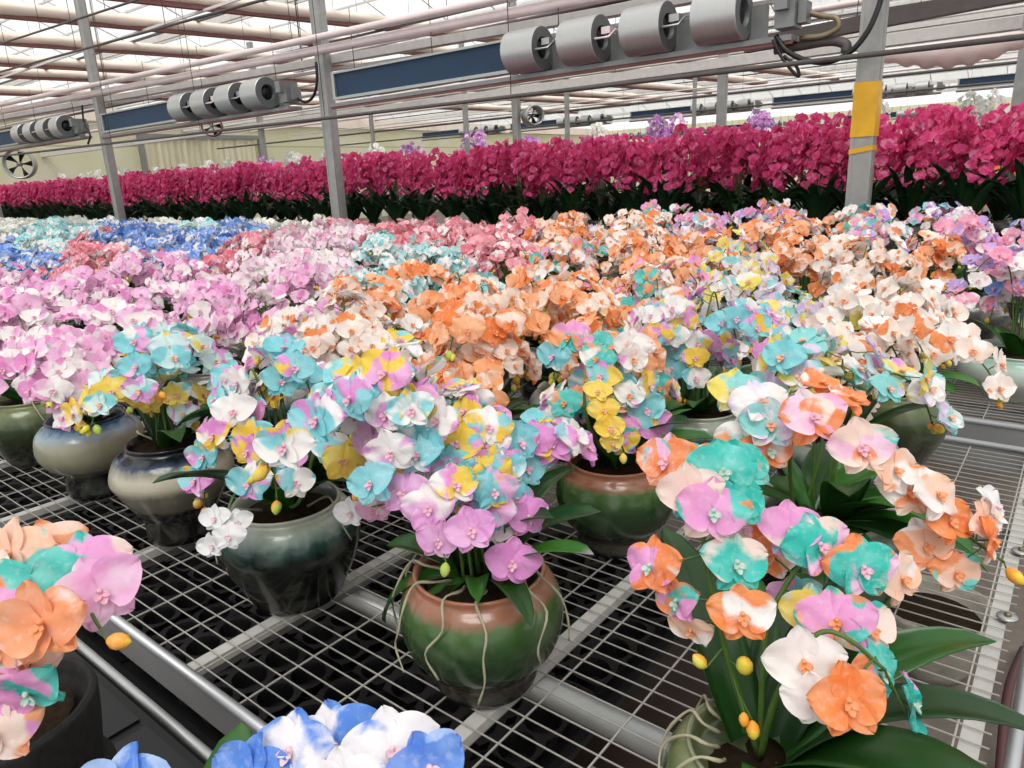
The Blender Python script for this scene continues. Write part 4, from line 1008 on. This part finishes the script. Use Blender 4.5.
# sagging cloth at the right
mb = MB(); V = []; F = []; n = 10; N = 40
a = at_y(880, 56, 7.6); b = at_y(1075, 22, 7.6)
for i in range(N+1):
    t = i/N; p = a.lerp(b, t)-a; r_ = .045+.05*math.sin(math.pi*min(1, t*1.2))
    for q in range(n): g = 2*math.pi*q/n; V.append((p.x, p.y+r_*math.cos(g), p.z-.10*math.sin(math.pi*t)+r_*math.sin(g)*(1+.2*math.sin(i*1.3))))
for i in range(N):
    for q in range(n): F.append((i*n+q, i*n+(q+1) % n, (i+1)*n+(q+1) % n, (i+1)*n+q))
mb.add(V, F); s = NT('sagging_cloth'); tag(mb.obj('rolled_cloth', s.bsdf('e9d8d4', .9, trans=.3), None, a), 'sagging pale pink cloth roll hanging behind the taped post', 'cloth')

# black hose looping from the blower unit past the taped post
hp = [at_y(x, y, YP-.16-.05*math.sin(i*.5)) for i, (x, y) in enumerate(((776, 36), (786, 50), (805, 60), (828, 62), (850, 52), (866, 34), (876, 14), (882, -6), (884, -30)))]
mb = MB(); o0 = hp[0]; mb.tube([p-o0 for p in catmull(hp, 6)], .016, 10); tag(mb.obj('black_hose', BLACK, None, o0), 'thick black hose looping up past the taped post', 'hose')
hp = [at_y(x, y, YP-.2) for x, y in ((773, 40), (781, 56), (793, 72), (799, 76), (796, 66), (784, 56))]
mb = MB(); o0 = hp[0]; mb.tube([p-o0 for p in catmull(hp, 6)], .010, 8); tag(mb.obj('cable_loop', BLACK, None, o0), 'short dangling black cable loop under the nearest motor box', 'cable')
hp = [at_y(x, y, YP-.02) for x, y in ((775, 50), (800, 46), (830, 41), (845, 44), (846, 52))]
mb = MB(); o0 = hp[0]; mb.tube([p-o0 for p in catmull(hp, 5)], .030, 10); tag(mb.obj('grey_pipe', STEELD, None, o0), 'bent grey pipe stub between blower unit and taped post', 'pipe')
hp = [at_y(x, y, YP-.06) for x, y in ((798, 10), (822, 16), (836, 18), (838, 28), (822, 36), (800, 38))]
mb = MB(); o0 = hp[0]; mb.tube([p-o0 for p in catmull(hp, 5)], .017, 8); tag(mb.obj('copper_pipe', plain('old_brass', '8d7f66', .5, .5, .2, 20), None, o0), 'brassy pipe bend beside the nearest motor box', 'pipe')
for cx in (0, 1):
    bx = (326, 85)[cx]
    hp = [at_y(bx+x, (0, 8)[cx]+y, YP-.10) for x, y in ((-10, 62), (-9, 80), (-12, 95), (-20, 102), (-30, 98))] if cx == 0 else [at_y(x, y, YP-.1) for x, y in ((82, 105), (84, 122), (90, 135), (88, 144))]
    mb = MB(); o0 = hp[0]; mb.tube([p-o0 for p in catmull(hp, 5)], .014, 8); tag(mb.obj('black_hose', BLACK, None, o0), ('black hose curling down beside the middle bare post', 'black hose curling down beside the farther bare post')[cx], 'hose')

# round exhaust fans on the far side
def round_fan(px, py, Y, r, label):
    u = empty('exhaust_fan', at_y(px, py, Y), R(-35)); tag(u, label, 'fan')
    mb = MB(); mb.lathe([(r*.92, -.12), (r, -.12), (r*1.02, 0), (r, .18), (r*.9, .18), (r*.9, -.1), (r*.92, -.12)], 32, 0, (0, 0, 0), 'X'); mb.obj('housing', GALV, u)
    for k in range(5):
        b = MB(); a = k*2*math.pi/5; V = []
        for q, (rr, w) in enumerate(((.12, .06), (.5, .2), (.85, .26))):
            for sg in (-1, 1):
                g = a+sg*w; V.append((.04*sg, rr*r*math.cos(g), rr*r*math.sin(g)))
        b.add(V, [(0, 1, 3, 2), (2, 3, 5, 4)]); bo = b.obj('blade', BLACK, u); md = bo.modifiers.new('t', 'SOLIDIFY'); md.thickness = .006
    mb = MB(); mb.lathe([(.001, -.08), (r*.15, -.07), (r*.16, .08), (.001, .09)], 16, 0, (0, 0, 0), 'X'); mb.obj('hub', GALVD, u)
    return u
round_fan(20, 164, 7.6, .38, 'large round exhaust fan standing beyond the far end of the magenta rows')
round_fan(532, 116, 9.9, .15, 'small round circulation fan hung by the slim bare post')
u = round_fan(212, 126, 9., .22, 'rust-red rimmed circulation fan hung below the drums')
for ch in u.children:
    if ch.name.startswith('housing'): ch.data.materials[0] = plain('rust_red', '8a4a40', .6, .2, .3, 12)

# ================================================================ light
w = bpy.data.worlds.new('overcast'); bpy.context.scene.world = w; w.use_nodes = True; nt = w.node_tree; nt.nodes.clear()
ou = nt.nodes.new('ShaderNodeOutputWorld'); bg = nt.nodes.new('ShaderNodeBackground'); bg.inputs[0].default_value = (.97, .985, 1., 1); bg.inputs[1].default_value = .9; nt.links.new(bg.outputs[0], ou.inputs[0])
sd = bpy.data.lights.new('sun', 'SUN'); sd.energy = 3.1; sd.angle = R(32); sd.color = (1, .98, .95); so = bpy.data.objects.new('sun', sd); C.objects.link(so); so.rotation_euler = (R(28), R(18), 0)
sc = bpy.context.scene
sc.view_settings.view_transform = 'Standard'; sc.view_settings.look = 'None'; sc.view_settings.gamma = 1; sc.view_settings.exposure = .26; sc.view_settings.use_curve_mapping = False
sc.cycles.max_bounces = 6; sc.cycles.diffuse_bounces = 3; sc.cycles.glossy_bounces = 2; sc.cycles.transmission_bounces = 3; sc.cycles.transparent_max_bounces = 8
sc.cycles.use_denoising = True
print('OBJECTS', len(bpy.data.objects))
